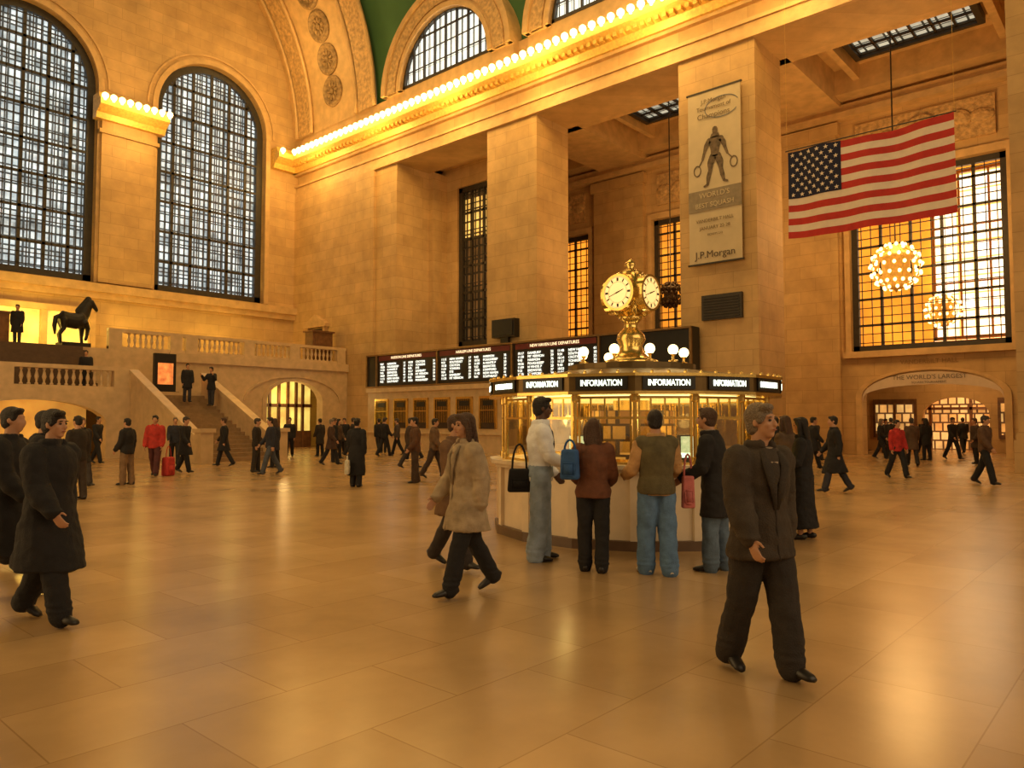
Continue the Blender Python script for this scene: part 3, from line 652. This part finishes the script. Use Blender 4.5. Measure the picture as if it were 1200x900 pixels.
# banner
e=empty('banner',(27.45,13.55,8),'tall cream sports tournament banner hanging on a pillar','banner')
bm=bmesh.new()
z0,z1=7.9,14.9; nz=20
for i in range(nz):
    a=z0+(z1-z0)*i/nz; b=z0+(z1-z0)*(i+1)/nz
    box(bm,27.42,27.44,12.42,14.68,a,b)
bmesh.ops.remove_doubles(bm,verts=bm.verts,dist=.0005)
o=mk('cloth',bm,CREAM); rel(o,e)
for z in (14.86,7.84):
    bm=bmesh.new(); box(bm,27.39,27.47,12.36,14.74,z,z+.06); o=mk('rod',bm,IRON); rel(o,e)
bn=lambda s,sz,z,m=TXG,xs=1.,b=0.:text('print',s,sz,(27.385,13.55,z),(-1,0,0),m,e,xs=xs,bold=b)
BG=mat('banner_grey',(.27,.22,.15),.7)
bn('J.P.Morgan',.25,14.45); bn('Tournament of',.24,14.17); bn('Champions',.31,13.85)
bn('WORLD\'S',.30,10.62,CREAM); bn('BEST SQUASH',.28,10.22,CREAM,.95); bn('VANDERBILT HALL',.19,9.6); bn('JANUARY 22-28',.19,9.3); bn('TICKETS 212',.12,9.02); bn('J.P.Morgan',.40,8.22,mat('dark_print',(.10,.07,.05),.7))
bm=bmesh.new()
pts=[(27.40,13.2+.72*math.cos(rad(a)),14.1+.42*math.sin(rad(a))) for a in range(-150,170,12)]
loft(bm,pts,[(.004,.020)]*len(pts),side=(1,0,0),n=6); o=mk('emblem',bm,mat('emblem_blue_grey',(.20,.21,.23),.7)); rel(o,e)
bm=bmesh.new(); box(bm,27.395,27.41,12.42,14.68,10.0,10.85); o=mk('printed_band',bm,BG); rel(o,e)
bm=bmesh.new()
def lb(p,w):
    for (a,b),(w0,w1) in zip(zip(p,p[1:]),zip(w,w[1:])):
        a=V((a[0],a[1]));b=V((b[0],b[1])); d=(b-a).normalized(); n=V((-d.y,d.x))
        prism(bm,'X',[tuple(a+n*w0),tuple(a-n*w0),tuple(b-n*w1),tuple(b+n*w1)],27.395,27.412)
        for c_,w_ in ((a,w0),(b,w1)): prism(bm,'X',[(c_.x+w_*math.cos(k*.785),c_.y+w_*math.sin(k*.785)) for k in range(8)],27.396,27.413)
yc=13.5
lb([(yc,12.9),(yc,12.72),(yc,12.5),(yc+.02,12.2)],[.22,.27,.20,.15]); lb([(yc,13.25),(yc,13.12)],[.11,.1]); lb([(yc,13.1),(yc,12.95)],[.07,.09])
lb([(yc+.25,12.82),(yc+.38,12.62),(yc+.45,12.42),(yc+.55,12.1)],[.11,.10,.06,.045]); lb([(yc-.25,12.82),(yc-.36,12.62),(yc-.42,12.42),(yc-.52,12.15)],[.11,.10,.06,.045])
lb([(yc+.09,12.15),(yc+.2,11.9),(yc+.22,11.6),(yc+.30,11.35),(yc+.34,11.05)],[.15,.14,.08,.09,.045]); lb([(yc-.09,12.15),(yc-.2,11.9),(yc-.24,11.6),(yc-.30,11.35),(yc-.36,11.1)],[.15,.14,.08,.09,.045])
lb([(yc+.34,11.05),(yc+.48,11.0)],[.05,.04]); lb([(yc-.36,11.1),(yc-.50,11.05)],[.05,.04]); lb([(yc+.55,12.1),(yc+.68,11.88)],[.025,.02]); lb([(yc-.52,12.15),(yc-.70,11.95)],[.025,.02])
for c_ in ((yc+.78,11.68),(yc-.78,11.76)):
    for i in range(12):
        a0=i*math.pi/6; a1=a0+math.pi/6
        f=lambda r,a:(c_[0]+r*.7*math.cos(a),c_[1]+r*math.sin(a))
        prism(bm,'X',[f(.19,a0),f(.235,a0),f(.235,a1),f(.19,a1)],27.395,27.412)
o=mk('printed_figure',bm,mat('figure_brown',(.13,.09,.055),.7,var=.5,scale=7)); rel(o,e)
# ------------------------------------------------------------ flag
RED=mat('flag_red',(.50,.03,.02),.8,var=.1); WHT=mat('flag_white',(.78,.66,.52),.8,var=.05); BLU=mat('flag_blue',(.01,.012,.04),.8,var=.1)
e=empty('flag',(24,7,7.55),'large american flag hanging from two cables','flag')
FY0,FY1,FZ0,FZ1=9.30,4.50,7.5,10.35
def fp(u,v,dx=0):
    return V((24+dx+.10*math.sin(u*9+v*2)+.05*math.sin(u*21),FY0+(FY1-FY0)*u,FZ0+(FZ1-FZ0)*v-.06*math.sin(u*3.1)))
bm=bmesh.new(); nu=48
for j in range(13):
    for i in range(nu):
        q=[bm.verts.new(fp(a/nu,b/13)) for a,b in ((i,j),(i+1,j),(i+1,j+1),(i,j+1))]
        f=bm.faces.new(q); f.material_index=0 if j%2==0 else 1
bmesh.ops.remove_doubles(bm,verts=bm.verts,dist=.0005)
o=mk('striped_field',bm,[RED,WHT],smooth=True); rel(o,e)
bm=bmesh.new()
for i in range(17):
    for j in range(7):
        bm.faces.new([bm.verts.new(fp(a/nu,b/13,-.012)) for a,b in ((i,j+6),(i+1,j+6),(i+1,j+7),(i,j+7))])
bmesh.ops.remove_doubles(bm,verts=bm.verts,dist=.0005)
o=mk('canton',bm,BLU,smooth=True); rel(o,e)
bm=bmesh.new()
for r in range(9):
    for c in range(6 if r%2==0 else 5):
        uu=(17/48)*((c+ (.5 if r%2==0 else 1.0))/6); vv=6/13+(7/13)*(r+.7)/9.4
        c0=fp(uu,vv,-.024); vs=[]
        for k in range(10):
            rr=.08 if k%2==0 else .032; a=math.pi/2+k*math.pi/5
            vs.append(bm.verts.new(c0+V((0,-rr*math.cos(a),rr*math.sin(a)))))
        bm.faces.new(vs)
o=mk('stars',bm,WHT); rel(o,e)
bm=bmesh.new(); loft(bm,[(24,FY0+.05,FZ1+.03),(24,FY1-.05,FZ1+.03)],[.02,.02],side=(1,0,0),n=8); o=mk('rod',bm,IRON); rel(o,e)
for y in (FY0,FY1):
    bm=bmesh.new(); loft(bm,[(24,y,FZ1),(24,y,29.6)],[.005,.005],n=6); o=mk('cable',bm,GOLD); rel(o,e)
# ------------------------------------------------------------ chandeliers
def chandelier(x,y,z,ztop,lit,label,r=.85):
    e=empty('chandelier',(x,y,z),label,'chandelier',group='hanging globe chandeliers')
    gm=GOLD if lit else mat('unlit_bronze',(.08,.045,.02),.5,metal=.4)
    bm=bmesh.new(); loft(bm,[(0,0,r*.9),(0,0,ztop-z)],[.03,.03],n=8); mk('rod',bm,IRON,parent=e)
    bm=bmesh.new(); lathe(bm,[(.02,r*1.1),(.12,r),(.2,r*.85),(r*.75,r*.5),(r*.8,r*.42),(r*.6,r*.3),(r*.55,-r*.3),(r*.7,-r*.45),(r*.45,-r*.75),(.1,-r),(0,-r*1.15)],20)
    mk('body',bm,gm,parent=e,smooth=True)
    bm=bmesh.new()
    for k in range(12):
        a=2*math.pi*k/12; loft(bm,[(r*math.cos(a)*math.cos(t),r*math.sin(a)*math.cos(t),r*math.sin(t)) for t in [rad(q) for q in range(-80,81,20)]],[.022]*9,side=(0,.3,1),n=6)
    mk('cage',bm,gm,parent=e)
    me=bmesh.new(); ell(me,(0,0,0),(.07,.07,.08),u=10,v=8); b=None
    for j,t in enumerate((-62,-40,-18,4,26,48,68)):
        nk=16 if abs(t)<45 else 9
        for k in range(nk):
            a=2*math.pi*(k+.5*(j%2))/nk
            if b is None: b=mk('light_bulb',me,CBULB if lit else gm,parent=e,smooth=True); q=b
            else: q=copyobj(b)
            q.location=(r*1.05*math.cos(a)*math.cos(rad(t)),r*1.05*math.sin(a)*math.cos(rad(t)),r*1.05*math.sin(rad(t)))
    return e
chandelier(33.3,8.5,7.9,18.2,True,'glowing globe chandelier of many bulbs hanging in the bay',.92)
chandelier(33.3,18.9,7.9,18.2,False,'unlit dark bronze globe chandelier hanging in the bay',.6)
chandelier(43,8.8,7.2,17,True,'glowing globe chandelier in the hall beyond the window',.8)
# ------------------------------------------------------------ balcony and stairs
bm=bmesh.new()
box(bm,4,16.6,34,37.7,2.7,2.9); box(bm,4,7.0,34,34.6,0,2.7); box(bm,12.4,13.2,34,34.6,0,2.7)
archfill(bm,'Y',9.7,2.7,1.5,.95,2.7,34,34.6)
box(bm,13.2,16.8,34,34.6,0,2.7)
mk('stair_landing',bm,MARB,label='pale marble stair landing with an arched opening below',cat='landing')
bm=bmesh.new(); rect(bm,'Y',7,12.4,0,2.6,36.3,36.4); mk('glowing_alcove',bm,AMBER,label='faint amber self-glowing alcove wall under the stair landing',cat='wall panel')
bm=bmesh.new(); N=17
for i in range(N):
    y0=33.99-(i)*.37; box(bm,13.61,16.49,y0-.37,y0,0,2.9*(N-i)/(N+1))
mk('staircase',bm,mat('stair_marble',(.30,.19,.09),.5),label='marble staircase descending to the concourse floor',cat='stairs')
for x in (13.35,16.5):
    bm=bmesh.new(); prism(bm,'X',[(27.7,0),(33.98,0),(33.98,3.6),(27.7,.75)],x,x+.25)
    prism(bm,'X',[(27.6,.75),(33.98,3.62),(33.98,3.82),(27.6,.95)],x-.07,x+.32)
    box(bm,x-.12,x+.37,27.2,27.7,0,1.15); box(bm,x-.18,x+.43,27.12,27.78,1.15,1.3)
    mk('stair_parapet',bm,MARB,label='solid marble parapet flanking the staircase',cat='parapet',group='stair parapets')
bm=bmesh.new(); N=12
for i in range(N): box(bm,5,12.6,35.4+i*.19,37.69,2.9+i*.175,2.9+(i+1)*.175)
mk('upper_staircase',bm,mat('stair_dark',(.10,.055,.027),.6),label='short dark flight rising to the balcony',cat='stairs')
bm=bmesh.new()
box(bm,-4,27.4,37.7,43.7,4.7,5.0); box(bm,16.6,22.0,37.7,38.2,0,4.7); box(bm,25.6,27.4,37.7,38.2,0,4.7); box(bm,12.6,16.6,37.7,38.2,2.9,4.7)
archfill(bm,'Y',23.8,1.8,2.7,1.15,4.7,37.7,38.2)
box(bm,16.6,27.4,37.55,37.7,4.55,5.0); archring(bm,'Y',23.8,1.8,2.05,2.7,37.6,37.7,k=.63,z0=0); archring(bm,'Y',23.8,3.0,3.15,2.7,37.63,37.7,k=.45)
mk('balcony',bm,MARB,label='pale marble balcony front with an arched doorway',cat='balcony')
bm=bmesh.new(); rect(bm,'Y',21.6,26,0,4.2,39.5,39.6,1)
for x in (22.1,22.65,23.2,23.8,24.4,24.95,25.4): rect(bm,'Y',x-.07,x+.07,0,4,39.3,39.45)
rect(bm,'Y',21.6,26,2.4,2.6,39.3,39.45); rect(bm,'Y',21.6,26,0,1.0,39.35,39.45)
mk('door_2',bm,[WOOD,GLOW],kind='structure',label='glazed doors before a glowing panel under the balcony arch',cat='door')
bm=bmesh.new(); lathe(bm,[(.07,0),(.07,.06),(.035,.1),(.05,.2),(.085,.32),(.06,.45),(.035,.56),(.06,.62),(.07,.68)],10)
BM=bm; bal0=None
def balustrade(x0,x1,y,z,label,breaks=()):
    global bal0
    e=empty('balustrade',((x0+x1)/2,y,z),label,'balustrade',group='marble balustrades')
    b=bmesh.new(); box(b,x0,x1,y-.12,y+.12,z,z+.15); o=mk('base_rail',b,MARB); rel(o,e)
    b=bmesh.new(); box(b,x0,x1,y-.15,y+.15,z+.83,z+1.0); o=mk('handrail',b,MARB); rel(o,e)
    for p in breaks:
        b=bmesh.new(); box(b,p-.3,p+.3,y-.16,y+.16,z,z+.85); o=mk('pedestal',b,MARB); rel(o,e)
    x=x0+.15
    while x<x1-.1:
        if all(abs(x-p)>.4 for p in breaks):
            if bal0 is None: bal0=mk('baluster',BM,MARB,smooth=True); q=bal0
            else: q=copyobj(bal0)
            q.parent=e; q.location=(x-(x0+x1)/2,0,.15)
        x+=.27
balustrade(4,13.3,34.2,2.9,'pale marble balustrade along the stair landing',(4.3,8.7,13.0))
balustrade(13.8,27.35,37.9,5.0,'pale marble balustrade along the upper balcony',(14.1,17.0,17.8,21,23.8,27.0))
e=empty('cafe_counter',(11.5,43,5),'glowing yellow cafe front on the balcony','cafe')
bm=bmesh.new(); rect(bm,'Y',5,15.0,5.0,7.3,43.55,43.7); o=mk('glowing_front',bm,GLOW); rel(o,e)
bm=bmesh.new(); rect(bm,'Y',5,15,7.3,7.6,43.2,43.7)
for x in (5.2,7.7,10.2,12.7,15): rect(bm,'Y',x-.15,x+.15,5,7.3,43.3,43.55)
o=mk('frame',bm,TRIM); rel(o,e)
for x in (7.6,9.1):
    bm=bmesh.new(); box(bm,x,x+1.2,39.9,40.6,5,6.5); box(bm,x-.06,x+1.26,39.84,40.66,6.5,6.6); box(bm,x+.1,x+1.1,39.86,39.9,5.5,6.3)
    mk('cabinet',bm,WOOD,label='dark wooden cabinet standing on the balcony',cat='cabinet')
e=empty('horse_statue',(12.65,38.9,5),'dark bronze horse statue standing on the balcony','statue'); e.scale=(.82,1.3,1.02)
HB=mat('dark_bronze',(.02,.016,.012),.45,metal=.3,var=.3)
bm=bmesh.new(); box(bm,-.75,.75,-.35,.35,0,.25); mk('plinth',bm,HB,parent=e)
bm=bmesh.new()
loft(bm,[(-.80,0,1.30),(-.62,0,1.36),(-.3,0,1.30),(.1,0,1.28),(.45,0,1.38),(.66,0,1.45)],[(.14,.18),(.28,.36),(.28,.36),(.30,.38),(.28,.38),(.14,.2)],side=(0,1,0),n=14)
loft(bm,[(.38,0,1.45),(.58,0,1.78),(.74,0,2.08),(.84,0,2.24)],[(.20,.38),(.15,.32),(.12,.24),(.09,.15)],side=(0,1,0),n=12)
loft(bm,[(.74,0,2.28),(.90,0,2.22),(1.06,0,2.04),(1.20,0,1.87),(1.24,0,1.82)],[(.09,.12),(.11,.15),(.09,.12),(.07,.09),(.04,.05)],side=(0,1,0),n=12)
for s_ in (-1,1): loft(bm,[(.82,s_*.05,2.3),(.81,s_*.06,2.44)],[.035,.01],n=6)
for s_,q in ((1,((.48,1.2),(.50,.85),(.49,.55),(.52,.25))),(-1,((.48,1.2),(.66,.95),(.62,.62),(.56,.45))),(1,((-.6,1.25),(-.52,.9),(-.70,.62),(-.62,.25))),(-1,((-.6,1.25),(-.60,.9),(-.78,.62),(-.74,.25)))):
    limb(bm,[V((a,s_*.15,b)) for a,b in q],[.20,.13,.085,.08])
loft(bm,[(-.74,0,1.5),(-.95,0,1.38),(-1.0,0,1.0),(-.96,0,.6)],[.07,.12,.12,.04],n=8)
o=mk('horse_body',bm,HB,parent=e,smooth=True); BAKE.append((o,.025,0))
bm=bmesh.new()
for k in range(9):
    t=k/8; ell(bm,(.24+.5*t,0,1.75+.55*t),(.2,.08,.2),u=8,v=6)
o=mk('mane',bm,HB,parent=e,smooth=True); BAKE.append((o,.025,0))
e=empty('poster_stand',(15.4,35.6,2.9),'black framed orange lit poster stand on the landing','poster stand')
bm=bmesh.new(); box(bm,15.0,16.0,35.5,35.7,2.95,4.75); o=mk('frame',bm,BLACK); rel(o,e)
bm=bmesh.new(); box(bm,15.15,15.85,35.46,35.5,3.3,4.3); o=mk('poster',bm,mat('orange_poster',(.9,.22,.05),.6,emis=.9,var=.5,scale=4)); rel(o,e)
bm=bmesh.new(); box(bm,14.9,16.1,35.35,35.85,2.9,2.97); o=mk('base',bm,BLACK); rel(o,e)
bm=bmesh.new(); box(bm,27.2,27.41,40.0,41.6,5.0,7.4,1); box(bm,27.15,27.45,39.8,40.0,5,7.5); box(bm,27.15,27.45,41.6,41.8,5,7.5); prism(bm,'X',[(39.6,7.5),(42,7.5),(42,7.7),(40.8,8.3),(39.6,7.7)],27.05,27.45)
mk('door_3',bm,[TRIM,SHADE],kind='structure',label='small dark doorway with a stone pediment',cat='door')
bm=bmesh.new(); box(bm,25.4,26.8,38.4,39.2,5.0,6.9); box(bm,25.3,26.9,38.3,39.3,6.9,7.0); box(bm,25.55,26.65,38.36,38.4,5.8,6.7)
mk('wooden_kiosk',bm,WOOD,label='dark wooden kiosk standing on the balcony',cat='kiosk')
# ------------------------------------------------------------ information booth
BX,BY=BC; NS=16; OFF=rad(11.25)
def ngp(bm,R0,R1,z0,z1,cx=0,cy=0,mi=0):
    for i in range(NS):
        a=OFF+2*math.pi*i/NS; b=OFF+2*math.pi*(i+1)/NS
        q=lambda r,t,z:bm.verts.new((cx+r*math.cos(t),cy+r*math.sin(t),z))
        v=[q(R0,a,z0),q(R1,a,z0),q(R1,b,z0),q(R0,b,z0),q(R0,a,z1),q(R1,a,z1),q(R1,b,z1),q(R0,b,z1)]
        for f in ((0,1,2,3),(4,5,6,7),(0,1,5,4),(1,2,6,5),(2,3,7,6),(3,0,4,7)): bm.faces.new([v[k] for k in f]).material_index=mi
e=empty('information_booth',(BX,BY,0),'round marble and brass information booth with lit signs','booth'); BE=e
def bp(nm,bm,m,smooth=False,label=None):
    o=mk(nm,bm,m,parent=e,smooth=smooth,label=label); return o
bm=bmesh.new(); ngp(bm,1.85,2.0,0,1.0)
for i in range(NS):
    t=OFF+2*math.pi*i/NS; M=Matrix.Translation((2.0*math.cos(t),2.0*math.sin(t),.5))@Matrix.Rotation(t,4,'Z')@Matrix.Diagonal((.08,.14,1.0,1)); bmesh.ops.create_cube(bm,size=1,matrix=M)
bp('base',bm,mat('booth_marble',(.74,.60,.42),.3,var=.12,scale=2.5))
bm=bmesh.new(); ngp(bm,1.9,2.08,0,.12); bp('plinth',bm,mat('plinth_dark',(.12,.07,.04),.4))
bm=bmesh.new(); ngp(bm,1.6,2.16,1.0,1.05); ngp(bm,1.7,2.1,.95,1.0); bp('counter',bm,mat('counter_marble',(.66,.54,.38),.25))
pm=None
for i in range(NS):
    t=OFF+2*math.pi*i/NS
    if pm is None:
        bm=bmesh.new(); lathe(bm,[(.05,0),(.05,.08),(.028,.1),(.028,.78),(.05,.8),(.05,.92)],10); q=bp('post',bm,BRASS); pm=q
    else: q=copyobj(pm)
    q.location=(1.95*math.cos(t),1.95*math.sin(t),1.05)
GLS=bpy.data.materials.new('clear_glass'); GLS.use_nodes=True; nt=GLS.node_tree; nt.nodes.clear()
tr=nt.nodes.new('ShaderNodeBsdfTransparent'); tr.inputs[0].default_value=(.82,.76,.62,1); gl=nt.nodes.new('ShaderNodeBsdfGlossy'); gl.inputs['Roughness'].default_value=.03; mx=nt.nodes.new('ShaderNodeMixShader')
no=nt.nodes.new('ShaderNodeTexNoise'); mr=nt.nodes.new('ShaderNodeMapRange'); mr.inputs['To Min'].default_value=.10; mr.inputs['To Max'].default_value=.22; nt.links.new(no.outputs[0],mr.inputs[0]); nt.links.new(mr.outputs[0],mx.inputs[0])
ou=nt.nodes.new('ShaderNodeOutputMaterial'); nt.links.new(tr.outputs[0],mx.inputs[1]); nt.links.new(gl.outputs[0],mx.inputs[2]); nt.links.new(mx.outputs[0],ou.inputs[0])
fm=None
side=2*1.95*math.sin(math.pi/NS); apo=1.95*math.cos(math.pi/NS)
for i in range(NS):
    t=2*math.pi*i/NS
    if fm is None:
        bm=bmesh.new()
        for z in (1.05,1.62,1.88): box(bm,-.02,.02,-side/2,side/2,z,z+.03)
        for y in (-.18,0,.18): box(bm,-.012,.012,y-.01,y+.01,1.64,1.9)
        for y in (-side/2+.05,side/2-.05): box(bm,-.015,.015,y-.015,y+.015,1.05,1.92)
        f=bp('window_frame',bm,BRASS); fm=f
        bm=bmesh.new(); box(bm,-.004,.004,-side/2+.06,side/2-.06,1.2,1.9); g=bp('window_pane',bm,GLS); gmm=g
        s2=2*2.14*math.sin(math.pi/NS)
        bm=bmesh.new(); rect(bm,'X',-s2/2+.09,s2/2-.09,1.985,2.145,0,.02); sb=bp('sign_panel',bm,BLACK); sgn=sb
    else:
        f=copyobj(fm); g=copyobj(gmm); sb=copyobj(sgn)
    for q,r in ((f,apo),(g,apo),(sb,2.105)): q.location=(r*math.cos(t),r*math.sin(t),0); q.rotation_euler=(0,0,t)
    n=V((math.cos(t),math.sin(t),0))
    tx=text('sign_lettering','INFORMATION',.108,(BX+n.x*2.13,BY+n.y*2.13,2.065),n,TXS,e,ext=.003,xs=.72,bold=.0008)
bm=bmesh.new(); ngp(bm,1.85,2.14,1.96,2.16); bp('sign_band',bm,mat('band_bronze',(.16,.10,.035),.35,metal=.7))
bm=bmesh.new(); ngp(bm,1.9,2.18,2.15,2.19); ngp(bm,1.9,2.17,1.93,1.965)
for i in range(64):
    t=2*math.pi*i/64; ell(bm,(2.12*math.cos(t),2.12*math.sin(t),2.20),(.025,.025,.03),u=6,v=5)
bp('gilded_trim',bm,BRASS)
bm=bmesh.new(); lathe(bm,[(2.05,2.16),(1.95,2.2),(1.2,2.30),(.95,2.34),(.95,2.42),(.5,2.44),(.5,2.3)],32); bp('roof',bm,mat('roof_bronze',(.14,.09,.03),.4,metal=.5))
bm=bmesh.new(); lathe(bm,[(1.8,1.90),(1.8,1.93)],24); bp('ceiling_light',bm,mat('booth_ceiling_glow',(1,.76,.27),.5,emis=2.2,var=.05))
bm=bmesh.new(); lathe(bm,[(.42,0),(.42,.9),(.28,1.0),(.28,1.9)],16); bp('core_column',bm,BRASS,True)
bm=bmesh.new(); ngp(bm,1.3,1.55,0,.95); bp('inner_desk',bm,WOOD)
bm=bmesh.new(); ngp(bm,.62,.64,1.05,1.75); bp('brochure_rack',bm,brickmat('brochures',(.8,.5,.14),(.35,.16,.05),(.07,.035,.015),.16,.22,.02,.5,emis=.12,bump=0))
for i,(t,w) in enumerate(((238,.30),(190,.3),(165,.26))):
    t=rad(t); em=empty('monitor',(BX+1.72*math.cos(t),BY+1.72*math.sin(t),1.06),'small lit screen standing on the booth counter','monitor',group='booth screens'); em.rotation_euler=(0,0,t)
    bm=bmesh.new(); box(bm,-.03,.03,-w/2-.02,w/2+.02,.05,.36); box(bm,-.06,.06,-.08,.08,0,.05); mk('casing',bm,IRON,parent=em)
    bm=bmesh.new(); box(bm,.03,.034,-w/2,w/2,.07,.34); mk('screen',bm,mat('screen_glow',(.62,.95,.6),.4,emis=1.4,var=.3,scale=12),parent=em)
e=empty('four_faced_clock',(BX,BY,2.44),'brass four-faced ball clock with opal dials on the booth roof','clock')
bm=bmesh.new(); lathe(bm,[(.40,0),(.40,.06),(.28,.10),(.20,.18),(.17,.28),(.22,.38),(.2,.46),(.12,.54),(.10,.62),(.16,.68),(.2,.72)],24); mk('pedestal',bm,BRASS,parent=e,smooth=True)
bm=bmesh.new(); zc=1.06
ell(bm,(0,0,zc),(.355,.355,.35),u=28,v=20)
for k in range(4):
    a=k*math.pi/2+math.pi/4; loft(bm,[(.33*math.cos(a)*math.cos(t),.33*math.sin(a)*math.cos(t),zc+.35*math.sin(t)) for t in [rad(q) for q in range(-70,71,20)]],[.05]*8,side=(0,0,1),n=8)
mk('clock_body',bm,BRASS,parent=e,smooth=True)
bm=bmesh.new(); lathe(bm,[(.17,1.34),(.19,1.40),(.09,1.44),(.05,1.47),(.09,1.51),(.07,1.56),(.02,1.60),(0,1.62)],16); mk('finial',bm,BRASS,parent=e,smooth=True)
OPAL=mat('opal_dial',(1,.66,.24),.3,emis=1.0,var=.03)
for k in range(4):
    a=k*math.pi/2; M=Matrix.Rotation(a,4,'Z')
    bm=bmesh.new()
    def dsk(r0,r1,x0,x1,mi,n=32):
        for i in range(n):
            t0=2*math.pi*i/n;t1=2*math.pi*(i+1)/n
            f=lambda r,t:(r*math.cos(t),zc+r*math.sin(t))
            prism(bm,'X',[f(r0,t0),f(r1,t0),f(r1,t1),f(r0,t1)],x0,x1,mi)
    dsk(.238,.275,.18,.362,1); dsk(.001,.24,.27,.355,0); dsk(.155,.159,.354,.357,2); dsk(.226,.230,.354,.357,2)
    for i in range(12):
        t=i*math.pi/6; c,s_=math.cos(t),math.sin(t); w=.010 if i%3 else .016
        p=[(.168,-w),(.218,-w),(.218,w),(.168,w)]
        prism(bm,'X',[(u*c-v*s_,zc+u*s_+v*c) for u,v in p],.354,.359,2)
    for ang,ln,w in ((rad(90-70),.11,.011),(rad(90-250),.175,.008)):
        c,s_=math.cos(ang),math.sin(ang); p=[(-.03,-w),(ln,-w*.4),(ln,w*.4),(-.03,w)]
        prism(bm,'X',[((u*c-v*s_),zc+u*s_+v*c) for u,v in p],.359,.363,2)
    bmesh.ops.transform(bm,matrix=M,verts=bm.verts); mk('clock_face',bm,[OPAL,BRASS,IRON],parent=e)
gl0=None
for t in (15,60,105,150,195,232,262,305):
    tt=rad(t); loc=(BX+.78*math.cos(tt),BY+.78*math.sin(tt),2.44)
    em=empty('globe_lamp',loc,'round glowing glass globe lamp on a brass stem','lamp',group='globe lamps on the booth roof')
    if gl0 is None:
        bm=bmesh.new(); lathe(bm,[(.07,0),(.07,.02),(.02,.04),(.02,.08),(.045,.11)],10); gs=mk('stem',bm,BRASS,parent=em)
        bm=bmesh.new(); ell(bm,(0,0,.175),(.074,.074,.076),u=16,v=12); gl0=mk('globe',bm,GLOBE,parent=em,smooth=True)
    else: copyobj(gs,parent=em); copyobj(gl0,parent=em)
# ------------------------------------------------------------ lights
def light(t,loc,e,c=(1,.62,.28),size=None,rot=None,r=.3):
    l=bpy.data.lights.new('light_'+t,t); l.energy=e; l.color=c
    if t=='AREA': l.shape='RECTANGLE'; l.size=size[0]; l.size_y=size[1]
    else: l.shadow_soft_size=r
    o=bpy.data.objects.new('light_source',l); o.location=loc
    if rot: o.rotation_euler=rot
    COL.objects.link(o); return o
WM=(1,.64,.27)
light('AREA',(14,20,33),4500,WM,(18,30),(0,0,0))  # added fill under the vault crown, out of view, no fixture
light('AREA',(-8,16,9),2900,WM,(30,14),(0,-math.pi/2,0))  # added side fill brightening the pillar wall, no fixture
light('AREA',(6,-10,10),1300,(1,.72,.42),(20,12),(math.pi/2,0,0))  # added fill from behind the camera for the people, no fixture
for y in (40,34,28,22,16,10): light('POINT',(25.4,y,17.6),420,(1,.60,.17),r=.5)
light('POINT',(16.7,41.3,17.8),300,(1,.60,.17),r=.4)
light('POINT',(23.5,39.5,24),380,(1,.62,.2),r=.6)
for y,en in ((8.4,850),(19,520),(29.5,140)): light('POINT',(33.3 if y<25 else 29.5,y,10.5),en,(1,.57,.19),r=1.)
for y,en in ((8,150),(22,60),(36,40)): light('POINT',(44,y,10),en,(1,.5,.14),r=1)
for x in (7,12,17,22): light('POINT',(x,41.5,6.6),230 if x<15 else 110,(1,.66,.12),r=.3)
light('POINT',(23.8,38.7,3),50,(1,.65,.25)); light('POINT',(9.7,35.3,1.8),15,(1,.7,.2))
light('POINT',(41,8,4.0),150,(1,.62,.25)); light('POINT',(46,8,3.0),60,(1,.65,.3))
for a in (20,140,260): light('POINT',(BX+1.0*math.cos(rad(a)),BY+1.0*math.sin(rad(a)),1.6),11,(1,.74,.24),r=.1)
light('POINT',(BX,BY,3.0),8,(1,.8,.4),r=.2)
w=bpy.data.worlds.new('world'); S.world=w; w.use_nodes=True
w.node_tree.nodes['Background'].inputs[0].default_value=(1,.62,.28,1); w.node_tree.nodes['Background'].inputs[1].default_value=.21
# ------------------------------------------------------------ bake remesh
for o,vx,disp in BAKE:
    m=o.modifiers.new('remesh','REMESH'); m.mode='VOXEL'; m.voxel_size=vx; m.use_smooth_shade=True
    if disp:
        d=o.modifiers.new('folds','DISPLACE'); d.texture=CL; d.strength=disp*1.6; d.mid_level=.4
        d=o.modifiers.new('folds2','DISPLACE'); d.texture=CL2; d.strength=disp*.8; d.mid_level=.4
    s=o.modifiers.new('smooth','SMOOTH'); s.factor=.5; s.iterations=2 if disp else 1
dg=bpy.context.evaluated_depsgraph_get()
for o,_,_ in BAKE:
    me=bpy.data.meshes.new_from_object(o.evaluated_get(dg)); old=o.data
    mats=[q for q in old.materials]
    o.modifiers.clear(); o.data=me
    me.materials.clear()
    for q in mats: me.materials.append(q)
    for p in me.polygons: p.use_smooth=True; p.material_index=0
# ------------------------------------------------------------ camera
cd=bpy.data.cameras.new('camera'); cd.sensor_width=36; cd.lens=26.4; cd.clip_end=300
co=bpy.data.objects.new('camera',cd); COL.objects.link(co); co.location=(0,0,1.6)
p=math.atan(43/880); d=V((.748*math.cos(p),.664*math.cos(p),math.sin(p)))
co.rotation_euler=d.to_track_quat('-Z','Y').to_euler(); S.camera=co
